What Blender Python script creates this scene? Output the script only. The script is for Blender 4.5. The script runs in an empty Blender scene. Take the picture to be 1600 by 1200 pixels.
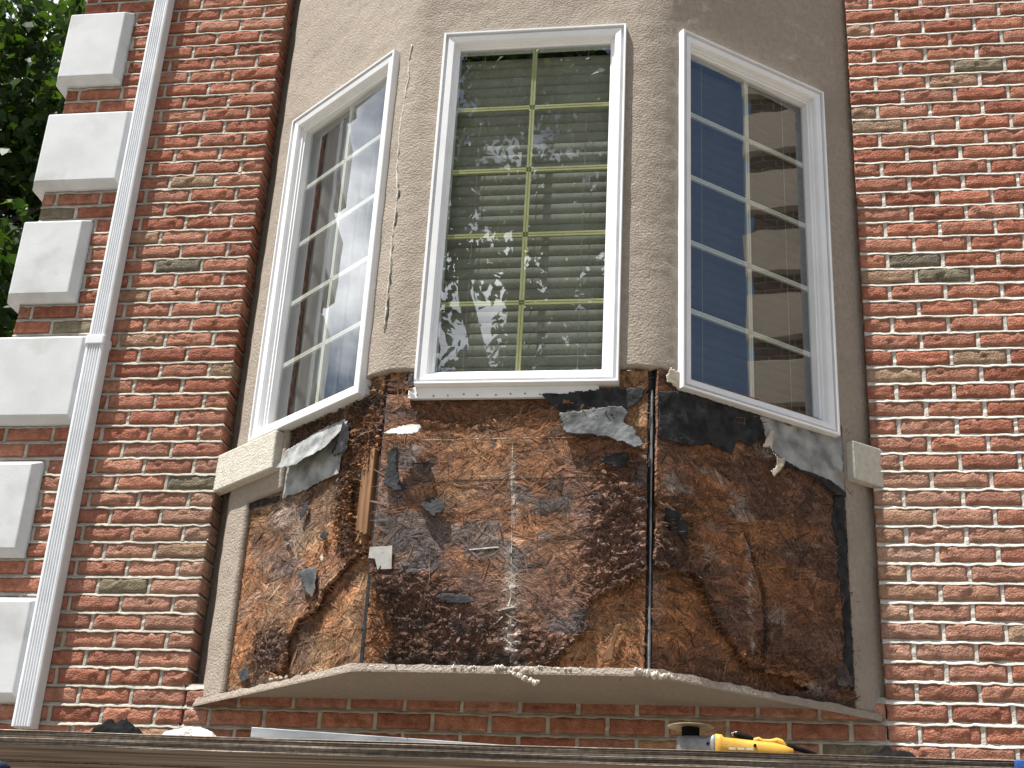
import bpy, bmesh, math, random
import numpy as np
from mathutils import Vector, Matrix

# ------------------------------------------------------------------ camera, sky, sun, exposure
SC = bpy.context.scene
COL = SC.collection
F_PX, PITCH, YAW, ROLL = 2195.95, .4257, -.1704, .0567
CAM = np.array([.511, -4.8327, -1.0736])
fw = np.array([math.sin(YAW)*math.cos(PITCH), math.cos(YAW)*math.cos(PITCH), math.sin(PITCH)])
rt = np.array([math.cos(YAW), -math.sin(YAW), 0.]); up = np.cross(rt, fw)
rt, up = rt*math.cos(ROLL)+up*math.sin(ROLL), -rt*math.sin(ROLL)+up*math.cos(ROLL)
cd = bpy.data.cameras.new('camera'); cam = bpy.data.objects.new('camera', cd); COL.objects.link(cam)
cd.sensor_width = 36; cd.lens = F_PX*36/1600; cd.clip_start = .05; cd.clip_end = 3000
cam.matrix_world = Matrix(((rt[0], up[0], -fw[0], CAM[0]), (rt[1], up[1], -fw[1], CAM[1]), (rt[2], up[2], -fw[2], CAM[2]), (0, 0, 0, 1)))
SC.camera = cam

SUN = Vector((-1.235, -1.0, 4.05)).normalized()
wd = bpy.data.worlds.new('World'); SC.world = wd; wd.use_nodes = True
wn = wd.node_tree; wn.nodes.clear()
sky = wn.nodes.new('ShaderNodeTexSky'); sky.sky_type = 'NISHITA'; sky.sun_disc = False
sky.sun_elevation = math.asin(SUN.z); sky.sun_rotation = math.atan2(SUN.x, SUN.y)
sky.air_density = 1.0; sky.dust_density = 2.0; sky.ozone_density = 1.5
bgn = wn.nodes.new('ShaderNodeBackground'); bgn.inputs['Strength'].default_value = .05
wo = wn.nodes.new('ShaderNodeOutputWorld')
tc = wn.nodes.new('ShaderNodeTexCoord')
nz = wn.nodes.new('ShaderNodeTexNoise'); nz.inputs['Scale'].default_value = 2.3; nz.inputs['Detail'].default_value = 7; nz.inputs['Roughness'].default_value = .58
mp = wn.nodes.new('ShaderNodeMapping'); mp.inputs['Location'].default_value = (11.599, 10.725, 3.5855); mp.inputs['Scale'].default_value = (1, 1, 1.9)
cr = wn.nodes.new('ShaderNodeValToRGB'); cr.color_ramp.elements[0].position = .51; cr.color_ramp.elements[1].position = .67
mxs = wn.nodes.new('ShaderNodeMix'); mxs.data_type = 'RGBA'; mxs.inputs[7].default_value = (26, 26.6, 27.4, 1)
L = wn.links.new
L(tc.outputs['Generated'], mp.inputs[0]); L(mp.outputs[0], nz.inputs['Vector']); L(nz.outputs['Fac'], cr.inputs[0])
L(cr.outputs[0], mxs.inputs[0]); L(sky.outputs[0], mxs.inputs[6]); L(mxs.outputs[2], bgn.inputs[0]); L(bgn.outputs[0], wo.inputs[0])

sl = bpy.data.lights.new('sun', 'SUN'); sl.energy = 5.0; sl.angle = math.radians(.55); sl.color = (1, .97, .92)
so = bpy.data.objects.new('sun', sl); COL.objects.link(so); so.location = (-6, -5, 20)
so.rotation_euler = (-SUN).to_track_quat('-Z', 'Y').to_euler()
SC.view_settings.view_transform = 'Standard'; SC.view_settings.look = 'None'
SC.view_settings.gamma = 1; SC.view_settings.use_curve_mapping = False
SC.view_settings.exposure = 1.0
SC.render.engine = 'CYCLES'
SC.cycles.max_bounces = 6; SC.cycles.diffuse_bounces = 3; SC.cycles.glossy_bounces = 3; SC.cycles.transparent_max_bounces = 8

# ------------------------------------------------------------------ helpers
random.seed(7); RNG = np.random.default_rng(11)

def ray(px, py): return fw*F_PX + rt*(px-800) - up*(py-600)
def hitY(px, py, Y=0.):
    r = ray(px, py); return CAM + r*((Y-CAM[1])/r[1])

def tag(o, label=None, cat=None, group=None, kind=None):
    if label: o['label'] = label
    if cat: o['category'] = cat
    if group: o['group'] = group
    if kind: o['kind'] = kind
    return o
def link(name, data, parent=None):
    o = bpy.data.objects.new(name, data); COL.objects.link(o)
    if parent is not None: o.parent = parent
    return o
def empty(name, loc, label, cat, group=None):
    o = link(name, None); o.location = loc; o.empty_display_size = .05
    o.matrix_world = Matrix.Translation(loc)
    return tag(o, label, cat, group)
def mesh(name, v, f, mat, parent=None, smooth=False, cols=None):
    me = bpy.data.meshes.new(name)
    v = np.asarray(v, float)
    if parent is not None: v = v - np.array(parent.matrix_world.translation)[None, :]
    me.from_pydata(v.tolist(), [], f if isinstance(f, list) else f.tolist())
    me.validate()
    if smooth: me.polygons.foreach_set('use_smooth', [True]*len(me.polygons))
    if cols is not None:
        at = me.color_attributes.new('Col', 'FLOAT_COLOR', 'POINT')
        c = np.ones((len(v), 4)); c[:, :3] = cols; at.data.foreach_set('color', c.ravel())
    me.update()
    if mat: me.materials.append(mat)
    return link(name, me, parent)
def solidify(o, t, off=-1):
    m = o.modifiers.new('thickness', 'SOLIDIFY'); m.thickness = t; m.offset = off; return o
def bevel(o, w, seg=2):
    m = o.modifiers.new('bevel', 'BEVEL'); m.width = w; m.segments = seg; m.limit_method = 'ANGLE'; m.angle_limit = .6; return o
BOXF = [(0, 3, 2, 1), (4, 5, 6, 7), (0, 1, 5, 4), (1, 2, 6, 5), (2, 3, 7, 6), (3, 0, 4, 7)]
def boxv(x0, x1, y0, y1, z0, z1):
    return [(x0, y0, z0), (x1, y0, z0), (x1, y1, z0), (x0, y1, z0), (x0, y0, z1), (x1, y0, z1), (x1, y1, z1), (x0, y1, z1)]
class MB:
    def __init__(s): s.v = []; s.f = []; s.c = []
    def add(s, v, f, c=None):
        b = len(s.v); s.v += [tuple(p) for p in v]; s.f += [tuple(i+b for i in q) for q in f]
        if c is not None: s.c += [c]*len(v)
    def box(s, *a): s.add(boxv(*a), BOXF)
    def tube(s, pts, rad, n=8, caps=True):
        pts = [Vector(p) for p in pts]; b = len(s.v)
        rr = rad if isinstance(rad, (list, tuple)) else [rad]*len(pts)
        for i, p in enumerate(pts):
            t = (pts[min(i+1, len(pts)-1)]-pts[max(i-1, 0)]).normalized()
            a = t.orthogonal().normalized() if i == 0 else (a - t*a.dot(t)).normalized()
            bb = t.cross(a)
            for k in range(n):
                th = 2*math.pi*k/n; s.v.append(tuple(p+(a*math.cos(th)+bb*math.sin(th))*rr[i]))
        for i in range(len(pts)-1):
            for k in range(n):
                s.f.append((b+i*n+k, b+i*n+(k+1) % n, b+(i+1)*n+(k+1) % n, b+(i+1)*n+k))
        if caps:
            s.f.append(tuple(b+k for k in range(n))[::-1]); s.f.append(tuple(b+(len(pts)-1)*n+k for k in range(n)))
    def build(s, name, mat, parent=None, smooth=False):
        o = mesh(name, s.v, s.f, mat, parent, smooth, s.c if s.c and len(s.c) == len(s.v) else None)
        return o

# value noise
_PT = RNG.random((256, 256))
def vnoise(x, y):
    xi = np.floor(x).astype(int); yi = np.floor(y).astype(int); fx = x-xi; fy = y-yi
    fx = fx*fx*(3-2*fx); fy = fy*fy*(3-2*fy)
    g = lambda a, b: _PT[a % 256, b % 256]
    return (g(xi, yi)*(1-fx)+g(xi+1, yi)*fx)*(1-fy)+(g(xi, yi+1)*(1-fx)+g(xi+1, yi+1)*fx)*fy
def fbm(x, y, o=4, r=.5):
    x = np.asarray(x, float); y = np.asarray(y, float)
    a = 1.; t = 0.; n = 0.
    for i in range(o):
        t = t+a*vnoise(x*2**i+i*17.3, y*2**i+i*9.1); n += a; a *= r
    return t/n
def inpoly(px, py, poly):
    ins = np.zeros(np.shape(px), bool); n = len(poly); j = n-1
    for i in range(n):
        xi, yi = poly[i]; xj, yj = poly[j]
        if yi != yj:
            c = ((yi > py) != (yj > py)) & (px < (xj-xi)*(py-yi)/(yj-yi)+xi); ins ^= c
        j = i
    return ins
def blur(m, k):
    m = m.astype(float)
    for ax in (0, 1):
        p = np.pad(m, [(k, k) if a == ax else (0, 0) for a in (0, 1)], mode='edge'); c = np.cumsum(p, axis=ax)
        c = np.concatenate([np.zeros_like(np.take(c, [0], ax)), c], ax); w = 2*k+1
        n = m.shape[ax]
        m = (np.take(c, np.arange(w, w+n), ax)-np.take(c, np.arange(0, n), ax))/w
    return m
def sst(a, b, x):
    t = np.clip((x-a)/(b-a), 0, 1); return t*t*(3-2*t)

# ------------------------------------------------------------------ materials
def nodes(name):
    m = bpy.data.materials.new(name); m.use_nodes = True; nt = m.node_tree
    return m, nt, nt.nodes['Principled BSDF'], nt.nodes.new, nt.links.new
def mat_noise(name, c1, c2, scale, rough=.8, bump=.0, bscale=None, stretch=(1, 1, 1), detail=5, metal=0, dist=.003, pos=(.35, .65), spec=.3, coord='Object', bdetail=4, third=None):
    m, nt, p, N, K = nodes(name)
    t = N('ShaderNodeTexCoord'); mp_ = N('ShaderNodeMapping'); mp_.inputs['Scale'].default_value = stretch
    n = N('ShaderNodeTexNoise'); n.inputs['Scale'].default_value = scale; n.inputs['Detail'].default_value = detail
    r = N('ShaderNodeValToRGB'); r.color_ramp.elements[0].color = (*c1, 1); r.color_ramp.elements[1].color = (*c2, 1)
    r.color_ramp.elements[0].position, r.color_ramp.elements[1].position = pos
    K(t.outputs[coord], mp_.inputs[0]); K(mp_.outputs[0], n.inputs['Vector']); K(n.outputs['Fac'], r.inputs[0])
    out = r.outputs[0]
    if third:
        n3 = N('ShaderNodeTexNoise'); n3.inputs['Scale'].default_value = third[1]; n3.inputs['Detail'].default_value = 6
        r3 = N('ShaderNodeValToRGB'); r3.color_ramp.elements[0].position = third[2]; r3.color_ramp.elements[1].position = third[3]
        mx = N('ShaderNodeMix'); mx.data_type = 'RGBA'; mx.inputs[7].default_value = (*third[0], 1)
        K(mp_.outputs[0], n3.inputs['Vector']); K(n3.outputs['Fac'], r3.inputs[0]); K(r3.outputs[0], mx.inputs[0]); K(out, mx.inputs[6]); out = mx.outputs[2]
    K(out, p.inputs['Base Color']); p.inputs['Roughness'].default_value = rough; p.inputs['Metallic'].default_value = metal
    p.inputs['Specular IOR Level'].default_value = spec
    if bump:
        b = N('ShaderNodeTexNoise'); b.inputs['Scale'].default_value = bscale or scale*3; b.inputs['Detail'].default_value = bdetail
        bp = N('ShaderNodeBump'); bp.inputs['Strength'].default_value = bump; bp.inputs['Distance'].default_value = dist
        K(mp_.outputs[0], b.inputs['Vector']); K(b.outputs['Fac'], bp.inputs['Height']); K(bp.outputs[0], p.inputs['Normal'])
    return m

def mat_brick():
    m, nt, p, N, K = nodes('brick_clay')
    oi = N('ShaderNodeObjectInfo'); t = N('ShaderNodeTexCoord')
    off = N('ShaderNodeVectorMath'); off.operation = 'SCALE'; off.inputs[3].default_value = 37.
    cmb = N('ShaderNodeCombineXYZ'); K(oi.outputs['Random'], cmb.inputs[0]); K(oi.outputs['Random'], cmb.inputs[2]); K(cmb.outputs[0], off.inputs[0])
    ad = N('ShaderNodeVectorMath'); K(t.outputs['Object'], ad.inputs[0]); K(off.outputs[0], ad.inputs[1])
    n1 = N('ShaderNodeTexNoise'); n1.inputs['Scale'].default_value = 28; n1.inputs['Detail'].default_value = 6; n1.inputs['Roughness'].default_value = .65; K(ad.outputs[0], n1.inputs['Vector'])
    n2 = N('ShaderNodeTexNoise'); n2.inputs['Scale'].default_value = 240; n2.inputs['Detail'].default_value = 3; K(ad.outputs[0], n2.inputs['Vector'])
    r1 = N('ShaderNodeMapRange'); r1.inputs[1].default_value = .3; r1.inputs[2].default_value = .7; r1.inputs[3].default_value = .62; r1.inputs[4].default_value = 1.3; K(n1.outputs['Fac'], r1.inputs[0])
    r2 = N('ShaderNodeMapRange'); r2.inputs[1].default_value = .25; r2.inputs[2].default_value = .75; r2.inputs[3].default_value = .72; r2.inputs[4].default_value = 1.25; K(n2.outputs['Fac'], r2.inputs[0])
    mu = N('ShaderNodeMath'); mu.operation = 'MULTIPLY'; K(r1.outputs[0], mu.inputs[0]); K(r2.outputs[0], mu.inputs[1])
    sc = N('ShaderNodeVectorMath'); sc.operation = 'SCALE'; K(oi.outputs['Color'], sc.inputs[0]); K(mu.outputs[0], sc.inputs[3])
    # mortar haze smeared on some brick faces
    n3 = N('ShaderNodeTexNoise'); n3.inputs['Scale'].default_value = 14; n3.inputs['Detail'].default_value = 5; n3.inputs['Roughness'].default_value = .7; K(ad.outputs[0], n3.inputs['Vector'])
    r3 = N('ShaderNodeValToRGB'); r3.color_ramp.elements[0].position = .58; r3.color_ramp.elements[1].position = .82; r3.color_ramp.elements[1].color = (.55, .55, .55, 1); K(n3.outputs['Fac'], r3.inputs[0])
    mx = N('ShaderNodeMix'); mx.data_type = 'RGBA'; mx.inputs[7].default_value = (.44, .36, .29, 1); K(r3.outputs[0], mx.inputs[0]); K(sc.outputs[0], mx.inputs[6])
    K(mx.outputs[2], p.inputs['Base Color']); p.inputs['Roughness'].default_value = .9; p.inputs['Specular IOR Level'].default_value = .2
    n4 = N('ShaderNodeTexNoise'); n4.inputs['Scale'].default_value = 130; n4.inputs['Detail'].default_value = 4; K(ad.outputs[0], n4.inputs['Vector'])
    bp = N('ShaderNodeBump'); bp.inputs['Strength'].default_value = .9; bp.inputs['Distance'].default_value = .007; K(n4.outputs['Fac'], bp.inputs['Height']); K(bp.outputs[0], p.inputs['Normal'])
    return m
M = {}
M['brick'] = mat_brick()
M['mortar'] = mat_noise('mortar', (.29, .265, .22), (.47, .435, .37), 22, .95, .8, 160, dist=.003, pos=(.3, .7), third=((.22, .2, .16), 9, .56, .75))
M['mortar_white'] = mat_noise('white_mortar', (.40, .375, .33), (.62, .585, .52), 22, .95, .8, 160, dist=.003, pos=(.3, .7), third=((.30, .275, .23), 9, .58, .75))
M['quoin'] = mat_noise('cast_stone', (.525, .54, .55), (.60, .615, .625), 7, .85, .45, 260, dist=.0018, third=((.40, .40, .39), 5.5, .55, .78))
M['stucco'] = mat_noise('stucco', (.285, .240, .196), (.36, .308, .256), 60, .95, .85, 125, dist=.006, pos=(.3, .7), bdetail=5, third=((.26, .22, .18), 3, .5, .8))
M['stucco_pale'] = mat_noise('pale_stucco', (.46, .43, .36), (.58, .55, .48), 40, .95, 1.0, 130, dist=.004, pos=(.3, .7))
M['vinyl'] = mat_noise('white_vinyl', (.74, .75, .76), (.80, .81, .82), 8, .42, spec=.4)
M['vinyl_in'] = mat_noise('cream_vinyl', (.74, .73, .66), (.8, .79, .72), 8, .5)
M['grille'] = mat_noise('olive_grille', (.52, .5, .25), (.60, .58, .32), 8, .5)
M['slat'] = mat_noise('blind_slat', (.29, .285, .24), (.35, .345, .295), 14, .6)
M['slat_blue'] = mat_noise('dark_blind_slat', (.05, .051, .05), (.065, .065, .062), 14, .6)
M['curtain'] = mat_noise('curtain_cloth', (.11, .107, .10), (.2, .195, .18), 30, .95, stretch=(1, 1, .08), bump=.3, bscale=60)
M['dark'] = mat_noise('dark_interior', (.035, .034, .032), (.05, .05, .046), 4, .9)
M['spout'] = mat_noise('white_aluminium', (.66, .68, .70), (.74, .76, .78), 9, .38, spec=.5, third=((.52, .53, .53), 5, .6, .85))
M['felt'] = mat_noise('black_felt', (.010, .010, .011), (.032, .032, .034), 26, .7, .8, 90, dist=.003, spec=.2, third=((.085, .085, .09), 14, .6, .8))
M['felt_grey'] = mat_noise('grey_membrane', (.03, .032, .034), (.095, .10, .105), 18, .65, .8, 45, dist=.004, spec=.2, third=((.17, .13, .085), 12, .58, .72))
M['felt_pale'] = mat_noise('pale_membrane', (.15, .155, .155), (.36, .37, .36), 16, .55, .8, 50, dist=.004, spec=.4, third=((.26, .20, .12), 12, .58, .70))
M['paper'] = mat_noise('torn_paper', (.34, .29, .21), (.52, .47, .38), 22, .85, .5, 80, dist=.002)
M['metal'] = mat_noise('galvanised_scrap', (.34, .33, .30), (.5, .49, .45), 16, .5, .3, 60, metal=.3, third=((.1, .09, .08), 22, .62, .68))
M['stud'] = mat_noise('stud_wood', (.10, .048, .022), (.27, .145, .068), 30, .9, .9, 60, stretch=(1, 1, .07), dist=.003)
M['plank'] = mat_noise('plank_wood', (.07, .05, .038), (.29, .22, .17), 26, .85, 1.0, 80, stretch=(.05, 1, 1), dist=.004, third=((.4, .34, .28), 12, .6, .78))
M['plank_ply'] = mat_noise('plank_veneer', (.05, .036, .027), (.36, .28, .215), 12, .85, .8, 60, stretch=(.16, 1, 15), dist=.003, pos=(.36, .62))
M['alu'] = mat_noise('worn_aluminium', (.30, .31, .31), (.55, .56, .57), 14, .45, .2, 80, metal=.55, stretch=(.3, 1, 1))
M['yellow'] = mat_noise('yellow_plastic', (.50, .28, .035), (.58, .34, .05), 30, .5, .15, 200, third=((.4, .27, .1), 12, .6, .85))
M['black'] = mat_noise('black_rubber', (.006, .006, .006), (.014, .014, .014), 30, .95, .4, 120, spec=.05)
M['gear'] = mat_noise('dusty_grey_metal', (.16, .165, .17), (.30, .30, .30), 26, .55, .3, 150, metal=.4)
M['disc'] = mat_noise('abrasive_disc', (.26, .22, .13), (.45, .40, .28), 18, .6, .3, 200, metal=.3)
M['foam'] = mat_noise('white_foam', (.45, .44, .40), (.6, .58, .54), 30, .95, .9, 120, dist=.006)
M['crumb'] = mat_noise('broken_stucco', (.42, .38, .31), (.66, .62, .54), 40, .95, .8, 130, dist=.004)
M['bark'] = mat_noise('bark', (.045, .035, .027), (.12, .095, .075), 12, .95, .9, 40, stretch=(1, 1, .25), dist=.02)
M['yard'] = mat_noise('dry_yard', (.15, .135, .11), (.22, .20, .165), 3, .95, .6, 60, dist=.02)
M['navy'] = mat_noise('navy_cloth', (.008, .012, .03), (.02, .03, .06), 30, .85, .5, 90)
M['blue'] = mat_noise('blue_cloth', (.02, .06, .22), (.04, .1, .3), 30, .8, .5, 90)

def mat_glass():
    m, nt, p, N, K = nodes('window_glass')
    nt.nodes.remove(p)
    ge = N('ShaderNodeNewGeometry'); dt = N('ShaderNodeVectorMath'); dt.operation = 'DOT_PRODUCT'; K(ge.outputs['Incoming'], dt.inputs[0]); K(ge.outputs['Normal'], dt.inputs[1])
    ab = N('ShaderNodeMath'); ab.operation = 'ABSOLUTE'; K(dt.outputs['Value'], ab.inputs[0])
    om = N('ShaderNodeMath'); om.operation = 'SUBTRACT'; om.inputs[0].default_value = 1; K(ab.outputs[0], om.inputs[1])
    pw = N('ShaderNodeMath'); pw.operation = 'POWER'; pw.inputs[1].default_value = 3.2; K(om.outputs[0], pw.inputs[0])
    fr = N('ShaderNodeMapRange'); fr.inputs[3].default_value = .19; K(pw.outputs[0], fr.inputs[0])   # double glazing: reflectance rises towards grazing
    tr = N('ShaderNodeBsdfTransparent'); tr.inputs[0].default_value = (.86, .9, .88, 1)
    gl = N('ShaderNodeBsdfGlossy'); gl.inputs['Roughness'].default_value = .0; gl.inputs[0].default_value = (1, 1, 1, 1)
    mx = N('ShaderNodeMixShader'); K(fr.outputs[0], mx.inputs[0]); K(tr.outputs[0], mx.inputs[1]); K(gl.outputs[0], mx.inputs[2])
    t = N('ShaderNodeTexCoord'); nn = N('ShaderNodeTexNoise'); nn.inputs['Scale'].default_value = 3.5; nn.inputs['Detail'].default_value = 1
    bp = N('ShaderNodeBump'); bp.inputs['Strength'].default_value = .12; bp.inputs['Distance'].default_value = .006
    K(t.outputs['Object'], nn.inputs['Vector']); K(nn.outputs['Fac'], bp.inputs['Height']); K(bp.outputs[0], gl.inputs['Normal'])
    K(mx.outputs[0], nt.nodes['Material Output'].inputs[0]); return m
M['glass'] = mat_glass()

def mat_osb(name, rough=.8, strandscale=14, con=.72, bump=1.0):
    # wood strands: each Voronoi cell turns a stretched fibre noise its own way
    m, nt, p, N, K = nodes(name)
    t = N('ShaderNodeUVMap'); at = N('ShaderNodeAttribute'); at.attribute_name = 'Col'
    geo = N('ShaderNodeTexCoord')
    def fibre(cells, fs, seed):
        wv = N('ShaderNodeMapping'); wv.inputs['Location'].default_value = (seed, seed*1.7, seed); wv.inputs['Scale'].default_value = (1., 1., 1.6); K(geo.outputs['Object'], wv.inputs[0])
        nn = N('ShaderNodeTexNoise'); nn.inputs['Scale'].default_value = 9; nn.inputs['Detail'].default_value = 3; K(wv.outputs[0], nn.inputs['Vector'])
        mxv = N('ShaderNodeMix'); mxv.data_type = 'VECTOR'; mxv.inputs[0].default_value = .10; K(wv.outputs[0], mxv.inputs[4]); K(nn.outputs['Color'], mxv.inputs[5])
        vo = N('ShaderNodeTexVoronoi'); vo.inputs['Scale'].default_value = cells; K(mxv.outputs[1], vo.inputs['Vector'])
        an = N('ShaderNodeMath'); an.operation = 'MULTIPLY'; an.inputs[1].default_value = 3.1; K(vo.outputs['Color'], an.inputs[0])
        ro = N('ShaderNodeVectorRotate'); ro.rotation_type = 'Y_AXIS'; K(mxv.outputs[1], ro.inputs['Vector']); K(an.outputs[0], ro.inputs['Angle'])
        sp = N('ShaderNodeMapping'); sp.inputs['Scale'].default_value = (1, .4, 9); K(ro.outputs[0], sp.inputs[0])
        fn = N('ShaderNodeTexNoise'); fn.inputs['Scale'].default_value = fs; fn.inputs['Detail'].default_value = 5; fn.inputs['Roughness'].default_value = .62; K(sp.outputs[0], fn.inputs['Vector'])
        return fn.outputs['Fac'], vo.outputs['Color']
    f1, c1 = fibre(strandscale, 18, 3.3); f2, c2 = fibre(strandscale*2.3, 30, 8.1)
    mr = N('ShaderNodeMapRange'); mr.inputs[1].default_value = .33; mr.inputs[2].default_value = .67; mr.inputs[3].default_value = 1-con; mr.inputs[4].default_value = 1+con*.9; K(f1, mr.inputs[0])
    mr2 = N('ShaderNodeMapRange'); mr2.inputs[1].default_value = .33; mr2.inputs[2].default_value = .67; mr2.inputs[3].default_value = 1-con*.8; mr2.inputs[4].default_value = 1+con*.7; K(f2, mr2.inputs[0])
    sp = N('ShaderNodeSeparateColor'); K(c2, sp.inputs[0])
    mr3 = N('ShaderNodeMapRange'); mr3.inputs[3].default_value = .72; mr3.inputs[4].default_value = 1.3; K(sp.outputs[1], mr3.inputs[0])
    m1 = N('ShaderNodeMath'); m1.operation = 'MULTIPLY'; K(mr.outputs[0], m1.inputs[0]); K(mr2.outputs[0], m1.inputs[1])
    m2 = N('ShaderNodeMath'); m2.operation = 'MULTIPLY'; K(m1.outputs[0], m2.inputs[0]); K(mr3.outputs[0], m2.inputs[1])
    sc = N('ShaderNodeVectorMath'); sc.operation = 'SCALE'; K(at.outputs['Color'], sc.inputs[0]); K(m2.outputs[0], sc.inputs[3])
    K(sc.outputs[0], p.inputs['Base Color']); p.inputs['Roughness'].default_value = rough; p.inputs['Specular IOR Level'].default_value = .3
    ad = N('ShaderNodeMath'); K(f1, ad.inputs[0]); K(f2, ad.inputs[1])
    bp = N('ShaderNodeBump'); bp.inputs['Strength'].default_value = bump; bp.inputs['Distance'].default_value = .006; K(ad.outputs[0], bp.inputs['Height']); K(bp.outputs[0], p.inputs['Normal'])
    return m
M['osb'] = mat_osb('rotten_strand_board', bump=.8)
def mat_col(name, rough=.85, bump=.6, bs=90, var=.35, transl=0):
    m, nt, p, N, K = nodes(name)
    at = N('ShaderNodeAttribute'); at.attribute_name = 'Col'; t = N('ShaderNodeTexCoord')
    n = N('ShaderNodeTexNoise'); n.inputs['Scale'].default_value = bs; n.inputs['Detail'].default_value = 4; K(t.outputs['Object'], n.inputs['Vector'])
    r = N('ShaderNodeMapRange'); r.inputs[1].default_value = .3; r.inputs[2].default_value = .7; r.inputs[3].default_value = 1-var; r.inputs[4].default_value = 1+var; K(n.outputs['Fac'], r.inputs[0])
    sc = N('ShaderNodeVectorMath'); sc.operation = 'SCALE'; K(at.outputs['Color'], sc.inputs[0]); K(r.outputs[0], sc.inputs[3]); K(sc.outputs[0], p.inputs['Base Color'])
    p.inputs['Roughness'].default_value = rough; p.inputs['Specular IOR Level'].default_value = .3
    if bump:
        bp = N('ShaderNodeBump'); bp.inputs['Strength'].default_value = bump; bp.inputs['Distance'].default_value = .003; K(n.outputs['Fac'], bp.inputs['Height']); K(bp.outputs[0], p.inputs['Normal'])
    if transl:
        tl = N('ShaderNodeBsdfTranslucent'); s2 = N('ShaderNodeVectorMath'); s2.operation = 'MULTIPLY'; s2.inputs[1].default_value = (1.5, 1.7, .6); K(sc.outputs[0], s2.inputs[0]); K(s2.outputs[0], tl.inputs[0])
        mx = N('ShaderNodeMixShader'); mx.inputs[0].default_value = transl; K(p.outputs[0], mx.inputs[1]); K(tl.outputs[0], mx.inputs[2]); K(mx.outputs[0], nt.nodes['Material Output'].inputs[0])
    return m
M['strand'] = mat_col('loose_strand')
M['leaf'] = mat_col('leaf', .5, 0, 20, .15, .42)

# ------------------------------------------------------------------ measures of the place (metres; wall face is y = 0)
P, H = .2032, .0687
xL, xR, xC = -1.4496, 1.005, -2.425
xc = -.206
SS, DS = .4496, .5616
ANG = math.radians(39.0)
ca, sa = math.cos(ANG), math.sin(ANG)
FAC = {'C': ((xc, -DS), (1, 0), (0, -1)), 'R': ((xc+SS, -DS), (ca, sa), (sa, -ca)), 'L': ((xc-SS, -DS), (-ca, sa), (-sa, -ca))}
def fpt(k, u, z, off=0.):
    (ox, oy), e, n = FAC[k]
    return np.stack([ox+u*e[0]+off*n[0], oy+u*e[1]+off*n[1], z+0*u], -1)
def hitF(k, px, py, off=0.):
    (ox, oy), e, n = FAC[k]; r = ray(px, py)
    N3 = np.array([n[0], n[1], 0.]); O = np.array([ox+n[0]*off, oy+n[1]*off, 0.])
    X = CAM + r*(((O-CAM)@N3)/(r@N3))
    return ((X[0]-O[0])*e[0]+(X[1]-O[1])*e[1], X[2])
def pF(k, pts, off=0.): return [hitF(k, x, y, off) for x, y in pts]
GROUND = -2.75
WBOT = -8*H

# ------------------------------------------------------------------ ground
mesh('ground', [(-400, -400, GROUND), (400, -400, GROUND), (400, 400, GROUND), (-400, 400, GROUND)], [(0, 1, 2, 3)], M['yard'])
tag(bpy.data.objects['ground'], kind='structure')

# ------------------------------------------------------------------ brick walls
def brick_mesh(w, h, d, seed, name):
    r = random.Random(seed); nx, nz_ = max(4, int(w/.0105)), 6
    X, Z = np.meshgrid(np.linspace(-w/2, w/2, nx+1), np.linspace(-h/2, h/2, nz_+1), indexing='ij')
    s = r.random()*200
    hgt = (fbm(X*45+s, Z*70+s, 4, .6)-.5)*.0065
    for _ in range(r.choice([1, 2, 2, 3])):       # folds of the pressed clay face
        a = r.uniform(-.9, .9)+(math.pi/2 if r.random() < .25 else 0); cx, cz = r.uniform(-w*.42, w*.42), r.uniform(-h*.3, h*.3)
        dd = (X-cx)*math.sin(a)-(Z-cz)*math.cos(a)+.006*np.sin((X-cx)*60); l = (X-cx)*math.cos(a)+(Z-cz)*math.sin(a)
        hgt += r.choice([-1, 1])*r.uniform(.003, .0065)*np.exp(-(l/.032)**2)*np.exp(-np.abs(dd)/.009)*np.sign(dd)
    ex = np.minimum(w/2-np.abs(X), h/2-np.abs(Z)); rnd = np.where(ex < .0015, .0025+.003*fbm(X*70+s, Z*70, 2), 0)
    jx = (fbm(X*55+s+31, Z*55, 2)-.5)*.0045; jz = (fbm(X*45+s+77, Z*45, 2)-.5)*.0035
    fy = -hgt+rnd
    v = np.stack([X+jx, fy, Z+jz], -1).reshape(-1, 3).tolist()
    idx = lambda i, j: i*(nz_+1)+j
    f = [(idx(i, j), idx(i+1, j), idx(i+1, j+1), idx(i, j+1)) for i in range(nx) for j in range(nz_)]
    rim = [idx(i, 0) for i in range(nx+1)]+[idx(nx, j) for j in range(1, nz_+1)]+[idx(i, nz_) for i in range(nx-1, -1, -1)]+[idx(0, j) for j in range(nz_-1, 0, -1)]
    b = len(v)
    for q in rim: v.append((v[q][0], d, v[q][2]))
    m_ = len(rim)
    f += [(rim[(k+1) % m_], rim[k], b+k, b+(k+1) % m_) for k in range(m_)]
    f.append(tuple(b+k for k in range(m_)))
    me = bpy.data.meshes.new(name); me.from_pydata(v, [], f); me.update(); me.materials.append(M['brick'])
    me.polygons.foreach_set('use_smooth', [True]*(nx*nz_)+[False]*(m_+1))
    return me
JX, JZ = .0150, .0158
BW, BH = P-JX, H-JZ
FULL = [brick_mesh(BW, BH, .09, 100+i, 'brick_full') for i in range(22)]
HALF = [brick_mesh(P/2-JX, BH, .09, 300+i, 'brick_half') for i in range(10)]
REDS = [(.36, .140, .086), (.32, .118, .074), (.38, .160, .102), (.29, .105, .066), (.37, .172, .115), (.33, .143, .096)]
TANS = [(.30, .205, .135), (.29, .19, .125), (.35, .205, .135)]
GREYS = [(.17, .145, .10), (.15, .13, .095), (.21, .175, .115)]
DUST = (.44, .35, .27)
special = {}
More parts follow.
